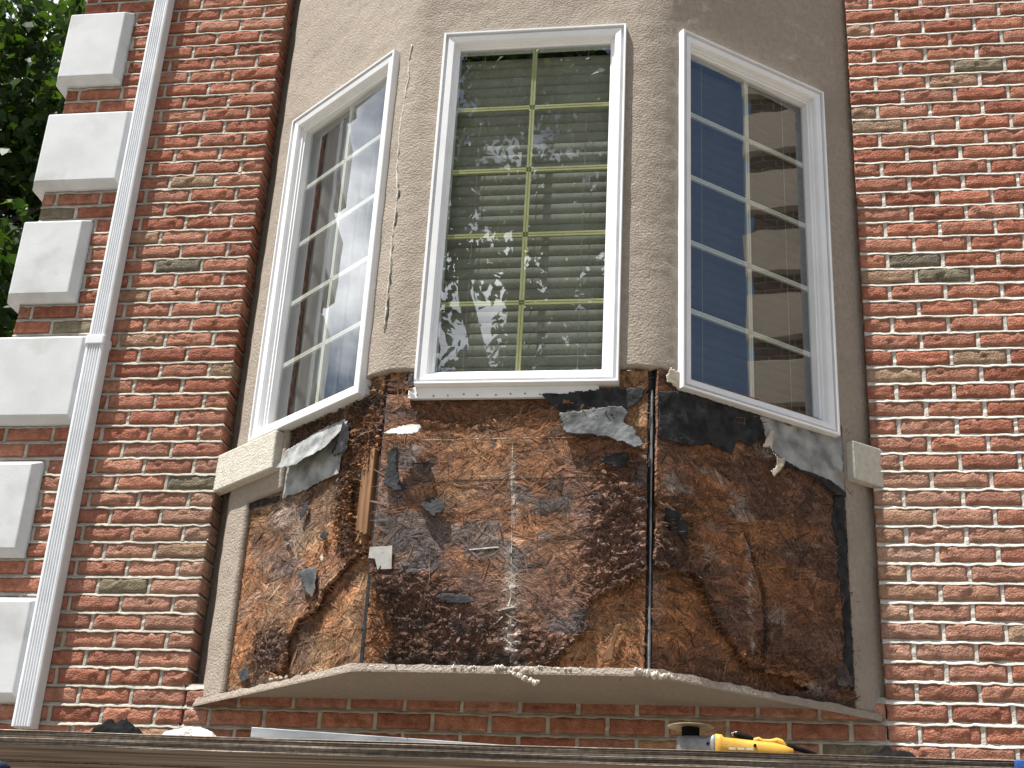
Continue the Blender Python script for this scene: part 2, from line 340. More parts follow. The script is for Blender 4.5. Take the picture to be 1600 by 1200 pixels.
for kind, pts in {'t': [(315, 278), (222, 380), (278, 858), (325, 1030), (357, 575), (230, 530), (1340, 47), (1345, 170), (1480, 121), (1360, 200), (1400, 430), (1100, 1135), (1390, 810), (1395, 838), (440, 92), (1510, 560), (1400, 888), (1395, 928), (1350, 1047)],
                  'g': [(283, 278), (280, 411), (80, 335), (125, 510), (1525, 99), (1450, 403), (1470, 428), (205, 915), (300, 750), (1340, 1168), (345, 1000)]}.items():
    for q in pts:
        X = hitY(*q); special[(round(X[2]/H), round(X[0], 2))] = (kind, X[0])
def brick_col(x, z, w):
    n = round(z/H)
    for (nn, _), (k, sx) in special.items():
        if nn == n and abs(sx-x) < w/2:
            return np.array(random.choice(TANS if k == 't' else GREYS))
    r = random.random()
    c = np.array(random.choice(REDS if r < .97 else TANS))*random.uniform(.86, 1.12)
    # stucco dust smeared over the bricks next to the lower bay
    dst = (x-xR) if x > 0 else (xL-x)
    k = math.exp(-max(dst, 0)/.28)*math.exp(-((z-.45)/.42)**2)*(.75 if x > 0 else .55)
    return c*(1-k)+np.array(DUST)*k
def lay_row(parent, n, joints, x0, x1, skip=None, stuff=None):
    js = sorted([x0]+[j for j in joints if x0+.03 < j < x1-.03]+[x1])
    for a, b in zip(js[:-1], js[1:]):
        w = b-a; cx = (a+b)/2; z = n*H
        if skip and skip(cx, z, w): continue
        lo = a+(JX/2 if a > x0+1e-6 else 0); hi = b-(JX/2 if b < x1-1e-6 else 0)
        if skip:
            cut = skip.cut(lo, hi, z)
            if cut is None: continue
            lo, hi = cut
        ww = hi-lo; cx = (lo+hi)/2
        me = random.choice(FULL if ww > .14 else HALF); base = BW if ww > .14 else P/2-JX
        loc = Vector((cx+random.uniform(-.0015, .0015), random.uniform(-.002, .003), z+random.uniform(-.0016, .0016)))
        c = brick_col(cx, z, ww)
        if stuff is not None:
            s = ww/base; stuff.add([(q.co.x*s+loc.x, q.co.y+loc.y, q.co.z+loc.z) for q in me.vertices], [tuple(p_.vertices) for p_ in me.polygons]); continue
        o = link('brick', me, parent); o.location = loc-parent.matrix_world.translation
        flip = random.random() < .5
        o.scale = (ww/base, 1, 1); o.rotation_euler = (0, random.uniform(-.008, .008), random.uniform(-.006, .006))
        o.color = (*c, 1)
def mortar_wall(parent, path, n0, n1, joints_of, top=True, back=.012):
    """path: plan polyline (x,y) of the brick face, left to right; weathered bed joints follow it."""
    mb = MB()
    pts = [Vector((x, y, 0)) for x, y in path]; dense = []; nor = []
    for a, b in zip(pts[:-1], pts[1:]):
        k = max(1, int((b-a).length/.011)); d = (b-a).normalized(); nn = Vector((d.y, -d.x, 0))
        for i in range(k): dense.append(a+(b-a)*(i/k)); nor.append(nn)
    dense.append(pts[-1]); nor.append(nn)
    m_ = len(dense); sx = np.array([p.x+p.y for p in dense])
    for n in range(n0, n1+1):
        zb, zt = n*H+BH/2, (n+1)*H-BH/2            # bed joint above course n
        lip = (fbm(sx*22+n*7.7, sx*0+n*3.1, 4)-.5); drp = (fbm(sx*30+n*5.3, sx*0+n*1.9+50, 4)-.5); up_ = (fbm(sx*26+n*2.3, sx*0+n+90, 3)-.5)
        rows = [(zb-.0025+drp*.012, .006+0*lip), (zb-.0005+drp*.012, -.0015-lip*.007), (zb+.0048+drp*.010, .0003-lip*.006), (zb+.0085+drp*.010, .0050+0*lip), (zt-.002+up_*.003, .0085+0*lip), (zt+.004+0*lip, .0125+0*lip)]
        b = len(mb.v)
        for zz, oo in rows:
            for i in range(m_):
                p = dense[i]-nor[i]*float(oo[i]); mb.v.append((p.x, p.y, float(zz[i])))
        for r in range(len(rows)-1):
            for i in range(m_-1): mb.f.append((b+r*m_+i, b+r*m_+i+1, b+(r+1)*m_+i+1, b+(r+1)*m_+i))
    x0, x1 = path[0][0], path[-1][0]
    for n in range(n0, n1+2):
        for j in joints_of(n):
            if min(x0, x1)+.02 < j < max(x0, x1)-.02:
                zs = np.linspace(n*H-H/2, n*H+H/2, 6); b = len(mb.v)
                for zz in zs:
                    o_ = .0045+random.uniform(-.002, .002)
                    mb.v += [(j-JX*.75, .010, zz), (j-JX*.35, o_, zz), (j+JX*.35, o_-.002, zz), (j+JX*.75, .008, zz)]
                for r in range(5):
                    for q in range(3): mb.f.append((b+r*4+q, b+r*4+q+1, b+(r+1)*4+q+1, b+(r+1)*4+q))
    return mb
class Skip:
    def __init__(s, rects): s.r = rects
    def __call__(s, x, z, w): return False
    def cut(s, lo, hi, z):
        for (a, b, z0, z1) in s.r:
            if z0-BH*.4 < z < z1+BH*.4:
                if lo >= a and hi <= b: return None
                if lo < b < hi and hi-b < .03: return None
                if lo < b < hi: lo = max(lo, b+.004)
        return (lo, hi) if hi-lo > .03 else None
def jL(n): return [xL-(k+(.5 if n % 2 == 0 else 0))*P for k in range(0, 8)]
def jR(n): return [xR+(k+(.5 if n % 2 == 0 else 0))*P for k in range(0, 24)]
NT = 49
ZT = NT*H+H/2
# quoins: left edge just past the corner, alternate long and short
quoin_z = [(3.041-.551*i) for i in range(-1, 7)]
QH = .392
qrects = [(xC-.05, -2.062 if (i % 2 == 1) else -2.170, zt-QH, zt) for i, zt in enumerate(quoin_z, start=-1)]
def jU(n):      # courses running on under the bay
    return [xL-(k+(.5 if n % 2 == 0 else 0))*P for k in range(-14, 8)]
wl = empty('brick_wall', (xC, 0, GROUND), 'red brick wall at the house corner, left of the bay, with pale stone blocks', 'wall', 'brick walls')
skipL = Skip(qrects)
for n in range(-7, NT+1):
    lay_row(wl, n, jL(n), xC, xL, skipL)
mbw = mortar_wall(wl, [(xC, .25), (xC, 0), (xL, 0), (xL, .10)], -8, NT, jL)
mbw.box(xC+.012, xL-.010, .012, .24, GROUND, ZT)
mbw.build('mortar', M['mortar'], wl)
wr = empty('brick_wall', (xR, 0, GROUND), 'red brick wall filling the right side of the picture, right of the bay', 'wall', 'brick walls')
xE = 1.95
for n in range(-7, NT+1): lay_row(wr, n, jR(n), xR, xE+(P/2 if n % 2 == 0 else 0) - .0, None)
mbw = mortar_wall(wr, [(xR, .10), (xR, 0), (2.9, 0)], -8, NT, jR)
mbw.box(xR+.010, 6.2, .012, .24, GROUND, ZT+3)
mbw.build('mortar', M['mortar_white'], wr)
st = MB()
for n in range(-7, NT+1):
    js = jR(n); x0 = xE+(P/2 if n % 2 == 0 else 0); lay_row(wr, n, js, x0+JX/2, 2.9, None, st)
far = st.build('bricks_beyond', M['brick'], wr); far.color = (.38, .11, .055, 1); far['kind'] = 'stuff'
wu = empty('brick_wall', (xL, 0, GROUND), 'shaded band of brick wall directly under the bay soffit', 'wall', 'brick walls')
for n in range(-7, 0): lay_row(wu, n, jU(n), xL+JX/2, xR-JX/2)
mbw = mortar_wall(wu, [(xL, .001), (xR, .001)], -8, -1, jU)
mbw.box(xL+.002, xR-.002, .013, .23, GROUND, -.02)
mbw.build('mortar', M['mortar'], wu)
# quoin blocks: bevelled cast stone that wraps the corner
for i, (a, b, z0, z1) in enumerate(qrects):
    c = .022; d = .052
    v = boxv(a, b, -.004, .30, z0, z1)
    v = [(a, .30, z0), (b, .02, z0), (b, .02, z1), (a, .30, z1),            # back (0-3)
         (a, -.012, z0), (b, -.012, z0), (b, -.012, z1), (a, -.012, z1),    # rim (4-7)
         (a+c, -d, z0+c), (b-c, -d, z0+c), (b-c, -d, z1-c), (a+c, -d, z1-c), (b, .30, z0), (b, .30, z1)]
    f = [(8, 9, 10, 11), (4, 5, 9, 8), (5, 6, 10, 9), (6, 7, 11, 10), (7, 4, 8, 11), (0, 4, 7, 3), (5, 1, 2, 6), (1, 12, 13, 2), (0, 12, 1, 5, 4), (3, 7, 6, 2, 13), (0, 3, 13, 12)]
    q = mesh('quoin_block', v, f, M['quoin'], wl); bevel(q, .005, 2)

# projecting wing further right: seen only as a reflection in the right-hand window
WX, WY = 5.6, -.86
wg = empty('brick_wing', (WX, 0, GROUND), 'brick wing with pale corner blocks, mirrored in the right window', 'wall')
mbg = MB(); mbg.box(WX+.012, WX+3, WY+.012, .2, GROUND, 9.2); mbg.build('mortar', M['mortar'], wg)
st = MB()
for n in range(8, 120):
    x = WY+(0 if n % 2 else P/2)
    ys = sorted([WY]+[WY+(k+(.5 if n % 2 else 0))*P for k in range(0, 6)])
    for a, b in zip(ys[:-1], ys[1:]):
        if b-a > .03 and b < .05: st.box(WX, WX+.05, a+JX/2, b-JX/2, n*H-BH/2, n*H+BH/2)
wb = st.build('bricks', M['brick'], wg); wb.color = (.13, .065, .045, 1); wb['kind'] = 'stuff'
for i in range(12):
    z1 = 7.9-.551*i; wdt = .84 if i % 2 else .80; c = .022
    v = [(WX+.05, WY-.05, z1-QH), (WX+.05, WY+wdt, z1-QH), (WX+.05, WY+wdt, z1), (WX+.05, WY-.05, z1),
         (WX-.012, WY-.05, z1-QH), (WX-.012, WY+wdt, z1-QH), (WX-.012, WY+wdt, z1), (WX-.012, WY-.05, z1),
         (WX-.052, WY-.05+c, z1-QH+c), (WX-.052, WY+wdt-c, z1-QH+c), (WX-.052, WY+wdt-c, z1-c), (WX-.052, WY-.05+c, z1-c)]
    mesh('quoin_block', v, [(0, 1, 2, 3), (8, 11, 10, 9), (4, 8, 9, 5), (5, 9, 10, 6), (6, 10, 11, 7), (7, 11, 8, 4), (0, 4, 5, 1), (1, 5, 6, 2), (2, 6, 7, 3), (3, 7, 4, 0)], M['stucco'], wg)

# ------------------------------------------------------------------ downspout
ds = empty('downspout', (-2.01, 0, WBOT), 'white fluted aluminium downspout running down the left brick wall', 'downspout')
def spout_profile(x0, x1, yb, yf):
    pr = []; r = .009; n = 5; w = x1-x0
    pr += [(x0, yb), (x0, yf+r), (x0+r*.3, yf+r*.3), (x0+r, yf)]
    k = 5; fx0, fx1 = x0+.012, x1-.012; s = (fx1-fx0)/k
    for i in range(k):
        a = fx0+i*s; pr += [(a+s*.12, yf), (a+s*.28, yf+.0045), (a+s*.62, yf+.0045), (a+s*.78, yf)]
    pr += [(x1-r, yf), (x1-r*.3, yf+r*.3), (x1, yf+r), (x1, yb+.004), (x1-.004, yb)]
    return pr
def extrude_profile(pr, z0, z1, dx=0):
    n = len(pr); v = [(x, y, z0) for x, y in pr]+[(x+dx, y, z1) for x, y in pr]
    f = [(i, (i+1) % n, n+(i+1) % n, n+i) for i in range(n)]+[tuple(range(n))[::-1], tuple(range(n, 2*n))]
    return v, f
SX0, SX1 = -2.062, -1.985
v, f = extrude_profile(spout_profile(SX0, SX1, -.006, -.064), -.20, 1.352); mesh('lower_pipe', v, f, M['spout'], ds)
v, f = extrude_profile(spout_profile(SX0+.003, SX1-.003, -.007, -.0625), 1.352, ZT); mesh('upper_pipe', v, f, M['spout'], ds)
v, f = extrude_profile([(SX0-.003, .004), (SX0-.003, -.064), (SX0+.004, -.070), (SX1-.004, -.070), (SX1+.003, -.064), (SX1+.003, .004)], 1.325, 1.364)
sb_ = mesh('strap', v, f, M['spout'], ds); bevel(sb_, .003)
for i in range(4):
    m_ = MB(); m_.tube([(SX0+.012+i*.018, -.0695, 1.345), (SX0+.012+i*.018, -.0745, 1.345)], [.0045, .003], 8); m_.build('screw_head', M['gear'] if i == 1 else M['spout'], sb_)

# ------------------------------------------------------------------ stucco bay
TS = .030                       # stucco thickness in front of the sheathing
WIN = {}
for k, s in (('L', -1), ('R', 1)):
    (ox, oy), e, n = FAC[k]; px_, py_ = xc+s*.827, -.3329
    WIN[k] = dict(u=(px_-ox)*e[0]+(py_-oy)*e[1], off=(px_-ox)*n[0]+(py_-oy)*n[1], w=.695)
WIN['C'] = dict(u=(-.5533+.1412)/2-xc, off=.0537, w=.6945)
WIN['L'].update(z0=.872, z1=2.3334); WIN['R'].update(z0=.878, z1=2.358); WIN['C'].update(z0=.8727, z1=2.3474)
uB = {'L': ((xc-SS)-xL)/ca, 'R': (xR-(xc+SS))/ca}
uL1 = hitF('L', 347, 1070, TS)[0]; zL1 = hitF('L', 388, 784, TS)[1]; uL2 = hitF('L', 437, 770, TS)[0]; zL2 = hitF('L', 437, 672, TS)[1]
uR1 = hitF('R', 1331, 979, TS)[0]
ZB = -.082
def uniform_snap(a, b, step, specials):
    x = np.linspace(a, b, int((b-a)/step)+1)
    for s in specials:
        if a < s < b: x[np.argmin(abs(x-s))] = s
    return x
zrows = uniform_snap(ZB, ZT, .0135, [.938, zL1, zL2]+[WIN[k][q]+d for k in WIN for q, d in (('z0', .02), ('z1', -.02))])
cols = []                        # (facet, u, corner-round weight)
mL = TS*math.tan(ANG/2)          # mitre length at the outside corner
for u in uniform_snap(-mL, uB['L']+.075, .0125, [uL1, uL2, WIN['L']['u']-WIN['L']['w']/2+.02, WIN['L']['u']+WIN['L']['w']/2-.02])[::-1]: cols.append(('L', u))
for u in uniform_snap(-SS-mL, SS+mL, .0125, [WIN['C']['u']-WIN['C']['w']/2+.02, WIN['C']['u']+WIN['C']['w']/2-.02])[1:]: cols.append(('C', u))
for u in uniform_snap(-mL, uB['R']+.045, .0125, [uR1, WIN['R']['u']-WIN['R']['w']/2+.02, WIN['R']['u']+WIN['R']['w']/2-.02])[1:]: cols.append(('R', u))
plan = np.array([fpt(k, np.float64(u), 0., TS-(.050*float(sst(.88, uB['L'], u)) if k == 'L' else .018*float(sst(.86, uB['R'], u)) if k == 'R' else 0))[:2] for k, u in cols])
def round_corner(pl, i, r):
    c = pl[i].copy(); dist = np.concatenate([[0], np.cumsum(np.hypot(*np.diff(pl, axis=0).T))]); s = dist-dist[i]
    out = pl.copy()
    for j in np.where(abs(s) < r)[0]:
        a = pl[np.argmin(abs(s+r))]; b = pl[np.argmin(abs(s-r))]; t = (s[j]+r)/(2*r)
        out[j] = (1-t)**2*a+2*t*(1-t)*c+t*t*b
    return out
iL = [i for i, c in enumerate(cols) if c[0] == 'L'][-1]; iR = [i for i, c in enumerate(cols) if c[0] == 'C'][-1]
plan = round_corner(plan, iL, .05); plan = round_corner(plan, iR, .085)
nc, nr = len(cols), len(zrows)
nrm = np.zeros_like(plan); dd = np.gradient(plan, axis=0); nrm[:, 0] = dd[:, 1]; nrm[:, 1] = -dd[:, 0]; nrm /= np.linalg.norm(nrm, axis=1)[:, None]
sarr = np.concatenate([[0], np.cumsum(np.hypot(*np.diff(plan, axis=0).T))])
SG, ZG = np.meshgrid(sarr, zrows, indexing='ij')
wob = (fbm(SG*7, ZG*7, 3)-.5)*.007+(fbm(SG*28+40, ZG*28, 2)-.5)*.0035
V = np.zeros((nc, nr, 3)); V[..., 0] = plan[:, None, 0]+nrm[:, None, 0]*wob; V[..., 1] = plan[:, None, 1]+nrm[:, None, 1]*wob; V[..., 2] = ZG
keep = np.ones((nc-1, nr-1), bool)
for i in range(nc-1):
    k = cols[i+1][0] if cols[i][0] != cols[i+1][0] else cols[i][0]
    u = (cols[i][1]+cols[i+1][1])/2 if cols[i][0] == cols[i+1][0] else cols[i+1][1]-.004
    w = WIN[k]; zc_ = (zrows[:-1]+zrows[1:])/2
    inw = abs(u-w['u']) < w['w']/2-.02
    zb = .938
    if k == 'L' and u > w['u']: zb = -9 if u > uL1 else (zL1 if u > uL2 else .938)
    if k == 'R' and u > w['u']: zb = -9 if u > uR1 else .938
    keep[i] &= zc_ > zb
    if inw: keep[i] &= (zc_ > w['z1']-.02) | (zc_ < w['z0']+.02)
ii, jj = np.where(keep)
ids = lambda i, j: i*nr+j
faces = np.stack([ids(ii, jj), ids(ii+1, jj), ids(ii+1, jj+1), ids(ii, jj+1)], -1)
used = np.unique(faces); rem = -np.ones(nc*nr, int); rem[used] = np.arange(len(used))
# ragged lower edge where the stucco has been broken away
for (i, j) in zip(ii, jj):
    if j > 0 and not keep[i, j-1] and abs(zrows[j]-.938) < .004:
        for q in (i, i+1): V[q, j, 2] = .938+(fbm(np.array(sarr[q]*30), np.array(3.), 3)-.5)*.022
bay = empty('stucco_bay', (xc, 0, -.06), 'beige stucco bay between the brick walls, its lower facing stripped off', 'bay')
sk = mesh('stucco_skin', V.reshape(-1, 3)[used], rem[faces], M['stucco'], bay, smooth=True); solidify(sk, TS-.002)
# lid and inner lining close the bay above the picture
pl2 = [tuple(p) for p in plan[::6]]+[tuple(plan[-1])]
mesh('bay_lid', [(x, y, ZT) for x, y in pl2]+[(xR, .3, ZT), (xL, .3, ZT)], [tuple(range(len(pl2)+2))], M['stucco'], bay)
# crack running down the left corner
cp = [(646, 68), (640, 92), (639, 120), (634, 150), (629, 180), (625, 205), (623, 235), (621, 262), (622, 290), (620, 318), (617, 345), (613, 375), (611, 405), (609, 440), (606, 480), (603, 520)]
m_ = MB(); m2 = MB()
cpt = []
for q, (x, y) in enumerate(cp):
    u, z = hitF('L', x, y, TS); u = max(u, .01); cpt.append((u+.004, z))
fine = []
for (a, b) in zip(cpt[:-1], cpt[1:]):
    for t in np.linspace(0, 1, 6)[:-1]: fine.append((a[0]+(b[0]-a[0])*t+random.uniform(-.003, .003), a[1]+(b[1]-a[1])*t))
m_.tube([fpt('L', np.float64(u), z, TS-.002+.002*random.random()) for u, z in fine], [.0022+.0035*random.random() for _ in fine], 6)
m_.build('crack_ridge', M['stucco_pale'], bay, True)
m2.tube([fpt('L', np.float64(u-.007), z, TS-.0045) for u, z in fine[25:]], [.0055*random.random() for _ in fine[25:]], 5)
m2.build('crack_gap', M['dark'], bay, True)
# caulk crumbs beside the window frames
for k, px_ in (('L', [(616, 120), (612, 160), (607, 205), (601, 250), (597, 300), (592, 350), (588, 400), (582, 450)]), ('C', [(690, 175), (687, 200), (684, 240), (680, 290), (676, 340), (671, 400)])):
    m_ = MB(); pts = []
    for x, y in px_:
        u, z = hitF(k, x, y, TS); pts.append((u, z))
    fin = []
    for (a, b) in zip(pts[:-1], pts[1:]):
        for t in np.linspace(0, 1, 8)[:-1]: fin.append((a[0]+(b[0]-a[0])*t+random.uniform(-.002, .002), a[1]+(b[1]-a[1])*t))
    m_.tube([fpt(k, np.float64(u), z, TS) for u, z in fin], [.002+.003*random.random() for _ in fin], 5); m_.build('old_caulk', M['crumb'], bay, True)
# soffit and ledge
lp = []
for u in np.linspace(uB['L']-.075, 0, 52): lp.append(('L', u))
for u in np.linspace(-SS, SS, 66)[1:-1]: lp.append(('C', u))
for u in np.linspace(0, uB['R']-.055, 52): lp.append(('R', u))
mb = MB(); nL = len(lp)
PL = np.array([fpt(k, np.float64(u), 0., 0.) for k, u in lp]); OF = np.array([fpt(k, np.float64(u), 0., 1.) for k, u in lp])-PL
for i in (51, 116): 
    pass
sl_ = np.concatenate([[0], np.cumsum(np.hypot(*np.diff(PL[:, :2], axis=0).T))])
rg = (fbm(sl_*26, sl_*0+5, 4)-.5); rg2 = (fbm(sl_*50, sl_*0+15, 3)-.5)
for i in range(nL):
    p, n = PL[i], OF[i]; th = 1. if lp[i][0] != 'C' else .55
    brk = .012 if 740 < 0 else 0
    d = min(1, min(i, nL-1-i)/3)
    A = p+n*.040; Bq = p+n*(.037+rg2[i]*.006); Cq = p+n*(-.012)
    for q, z in ((A, -.104), (p+n*.0405, -.098), (Bq, -.082+rg[i]*.016*th+.004*th), (Cq, -.073+rg[i]*.008)): mb.v.append((q[0], q[1], z))
    mb.v.append((p[0], .006, -.064))
for i in range(nL-1):
    for q in range(3): mb.f.append((i*5+q, (i+1)*5+q, (i+1)*5+q+1, i*5+q+1))
    mb.f.append((i*5+4, (i+1)*5+4, (i+1)*5, i*5))
mb.f.append((0, 1, 2, 3, 4)); mb.f.append(tuple((nL-1)*5+q for q in (4, 3, 2, 1, 0)))
mb.build('soffit', M['stucco'], bay)
# broken crumbs left hanging on the ledge edge
m_ = MB()
def blob(mb, c, r, seed):
    rr = random.Random(seed); bm = bmesh.new(); bmesh.ops.create_icosphere(bm, subdivisions=1, radius=1)
    s = [rr.uniform(.6, 1.4)*r for _ in range(3)]
    vs = [(c[0]+q.co.x*s[0]*rr.uniform(.7, 1.3), c[1]+q.co.y*s[1]*rr.uniform(.7, 1.3), c[2]+q.co.z*s[2]*rr.uniform(.7, 1.3)) for q in bm.verts]
    mb.add(vs, [tuple(x.index for x in fc.verts) for fc in bm.faces]); bm.free()
random.seed(21)
for (xa, ya, xb, yb, n_, r_) in [(700, 1042, 745, 1044, 14, .005), (775, 1042, 840, 1048, 26, .006), (838, 1043, 925, 1046, 16, .004), (800, 1052, 840, 1068, 30, .007), (990, 1046, 1040, 1058, 22, .008), (1035, 1054, 1060, 1062, 14, .006), (420, 1062, 545, 1042, 26, .004), (560, 1041, 690, 1044, 16, .0035)]:
    for i in range(n_):
        t = random.random(); X = hitY(xa+(xb-xa)*t+random.uniform(-3, 3), ya+(yb-ya)*t+random.uniform(-2, 2), -.60) if 560 < xa < 1000 else None
        if X is None:
            k = 'L' if xa < 560 else 'R'; u, z = hitF(k, xa+(xb-xa)*t, ya+(yb-ya)*t+random.uniform(-2, 2), .036); X = fpt(k, np.float64(u), z, .036)
        blob(m_, X, r_*random.uniform(.5, 1.3), i)
cb = m_.build('ledge_crumbs', M['crumb'], bay); cb['kind'] = 'stuff'
# pale trim blocks at the foot of the upper stucco
def facet_box(k, u0, u1, z0, z1, o0, o1, uc=0., tl=0.):
    c = [(u0, z0, o1), (u1, z0, o1), (u1, z0, o0), (u0, z0, o0), (u0, z1, o1), (u1, z1, o1), (u1, z1, o0), (u0, z1, o0)]
    v = [fpt(k, np.float64(a), b, o-(a-uc)*tl) for a, b, o in c]
    return v, ([q[::-1] for q in BOXF] if k == 'L' else BOXF)
z1 = hitF('L', 429, 672, .066)[1]; z0 = hitF('L', 424, 731, .066)[1]; ua = hitF('L', 429, 690, .066)[0]
v, f = facet_box('L', ua, uB['L']+.03, z0, z1, .02, .066); o = mesh('trim_block', v, f, M['stucco_pale']); bevel(o, .006)
tag(o, 'pale rough trim block under the left window, against the brick', 'trim block', 'trim blocks')
z1 = hitF('R', 1332, 687, .062)[1]; z0 = hitF('R', 1334, 747, .062)[1]; ua = hitF('R', 1332.5, 700, .062)[0]
v, f = facet_box('R', ua, uB['R']+.02, z0, z1, .02, .062); o = mesh('trim_block', v, f, M['stucco_pale']); bevel(o, .006)
tag(o, 'short pale trim block at lower right of the right window, against the brick', 'trim block', 'trim blocks')

# ------------------------------------------------------------------ windows
def sweep_rect(k, u0, u1, z0, z1, prof):
    v = []; f = []
    for d, o in prof:
        for (u, z) in ((u0+d, z0+d), (u1-d, z0+d), (u1-d, z1-d), (u0+d, z1-d)): v.append(fpt(k, np.float64(u), z, o))
    for i in range(len(prof)-1):
        for c in range(4):
            q = (i*4+c, i*4+(c+1) % 4, (i+1)*4+(c+1) % 4, (i+1)*4+c); f.append(q[::-1] if k == 'L' else q)
    return v, f
def window(k, label, mun, slats):
    w = WIN[k]; u0, u1, z0, z1, O = w['u']-w['w']/2, w['u']+w['w']/2, w['z0'], w['z1'], w['off']
    root = empty('window', tuple(fpt(k, np.float64(w['u']), z0, O)), label, 'window', 'bay windows')
    v, f = sweep_rect(k, u0, u1, z0, z1, [(.002, O-.075), (0, O-.003), (.002, O), (.0085, O-.0005), (.0095, O-.015), (.0175, O-.016), (.019, O-.006), (.020, O-.005), (.040, O-.009), (.0435, O-.018), (.044, O-.030), (.0535, O-.031), (.0545, O-.037), (.06, O-.039), (.061, O-.075)])
    mesh('frame', v, f, M['vinyl'], root)
    g = .055; gi = .058
    # side panes turned slightly off their frames to place the reflections
    tl = math.tan(math.radians(2.2)) if k in 'LR' else 0
    def gp(u, z, o): return fpt(k, np.float64(u), z, o+(-(u-w['u'])*tl if k in 'LR' else 0))
    a, b, c, d = u0+g, u1-g, z0+g, z1-g
    go = O-.044-(.013 if k in 'LR' else 0)
    q = (0, 1, 2, 3); mesh('glass_pane', [gp(a, c, go), gp(b, c, go), gp(b, d, go), gp(a, d, go)], [q[::-1] if k == 'L' else q], M['glass'], root)
    if k in 'LR':
        v, f = sweep_rect(k, u0+.054, u1-.054, z0+.054, z1-.054, [(0, O-.03), (0, O-.08)]); mesh('sash', v, f, M['vinyl'], root)
    mt = M['grille'] if mun == 'olive' else M['vinyl_in']
    mo = go-.009
    def bar(ua, ub, za, zb):
        m_ = MB(); vert = (ub-ua) < (zb-za); wv = .0185
        for s in (-1, 1):
            if vert:
                c_ = (ua+ub)/2+s*wv*.27; v, f = facet_box(k, c_-wv*.2, c_+wv*.2, za, zb, mo-.004, mo+.004, w['u'], tl)
            else:
                c_ = (za+zb)/2+s*wv*.27; v, f = facet_box(k, ua, ub, c_-wv*.2, c_+wv*.2, mo-.004, mo+.004, w['u'], tl)
            m_.add(v, f)
        if vert: v, f = facet_box(k, (ua+ub)/2-wv*.45, (ua+ub)/2+wv*.45, za, zb, mo-.006, mo+.001, w['u'], tl)
        else: v, f = facet_box(k, ua, ub, (za+zb)/2-wv*.45, (za+zb)/2+wv*.45, mo-.0065, mo+.0005, w['u'], tl)
        m_.add(v, f); m_.build('muntin', mt, root)
    bar((u0+u1)/2-.009, (u0+u1)/2+.009, c, d)
    for i in range(1, 5):
        zz = c+(d-c)*i/5; bar(a, b, zz-.009, zz+.009)
    # dark closed box added behind the glass to stop sky light leaking in
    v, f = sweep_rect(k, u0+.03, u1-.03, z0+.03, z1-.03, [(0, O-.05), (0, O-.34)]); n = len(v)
    f = f+[(4, 5, 6, 7)]; mesh('window_dark_box', v, f, M['dark'], root)
    if slats:
        bl = empty('blind', (0, 0, 0), None, None); bl.parent = root; bl.matrix_parent_inverse = Matrix()
        bl.location = (0, 0, 0)
        wdt = .050; pitch = .0436; n = int((d-c)/pitch)+1
        so_ = O-.115
        base = None
        for i in range(n):
            zz = d-.03-i*pitch; m_ = MB(); tilt = math.radians(random.uniform(70, 73) if i < n-1 else 40)
            v = []; ns = 5
            for s_ in range(ns):
                t = s_/(ns-1)-.5; aw = t*wdt; crv = (.25-t*t)*.030
                yo = so_+math.cos(tilt)*aw+math.sin(tilt)*crv; zo = zz+math.sin(tilt)*aw-math.cos(tilt)*crv
                for uu in (a-.015, b+.015): v.append(fpt(k, np.float64(uu), zo+(.012*(uu-a) if i == n-1 else 0), yo))
            f = [(2*q, 2*q+1, 2*q+3, 2*q+2) for q in range(ns-1)]
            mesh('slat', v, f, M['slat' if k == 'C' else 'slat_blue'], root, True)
        for q in (.16, .5, .84):
            uu = a+(b-a)*q; m_ = MB(); m_.tube([fpt(k, np.float64(uu), d, so_+.029), fpt(k, np.float64(uu), c, so_+.029)], .0012, 5); m_.build('ladder_cord', M['slat'], root)
        bpy.data.objects.remove(bl)
    else:
        us = np.linspace(a-.02, b+.02, 150); ph = us*95+2*np.sin(us*23); oo = O-.14+.016*np.sin(ph)+.008*np.sin(us*41)
        v = [fpt(k, np.float64(u_), z_, o_) for u_, o_ in zip(us, oo) for z_ in (c-.02, d+.02)]
        mesh('curtain', v, [(2*i, 2*i+2, 2*i+3, 2*i+1) for i in range(149)], M['curtain'], root, True)
    return root
wC = window('C', 'tall white-framed centre window with closed blinds and tree reflections', 'olive', True)
wLw = window('L', 'left angled white-framed window reflecting bright pale sky, curtain behind', 'cream', False)
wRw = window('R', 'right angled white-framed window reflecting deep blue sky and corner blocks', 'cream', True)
# nailing flange and sill board under the centre window
u0 = hitF('C', 636, 621, .03)[0]; u1 = hitF('C', 935, 617, .03)[0]
v, f = facet_box('C', u0, u1, .832, .874, .004, .022); bevel(mesh('sill_board', v, f, M['vinyl'], wC), .003)
for i in range(12):
    u = u0+.03+(u1-u0-.06)*i/11+random.uniform(-.006, .006); z = .843+random.uniform(-.004, .004)
    m_ = MB(); m_.tube([fpt('C', np.float64(u), z, .0215), fpt('C', np.float64(u), z, .0245)], [.0035, .0028], 7); m_.build('nail_head', M['gear'], wC)

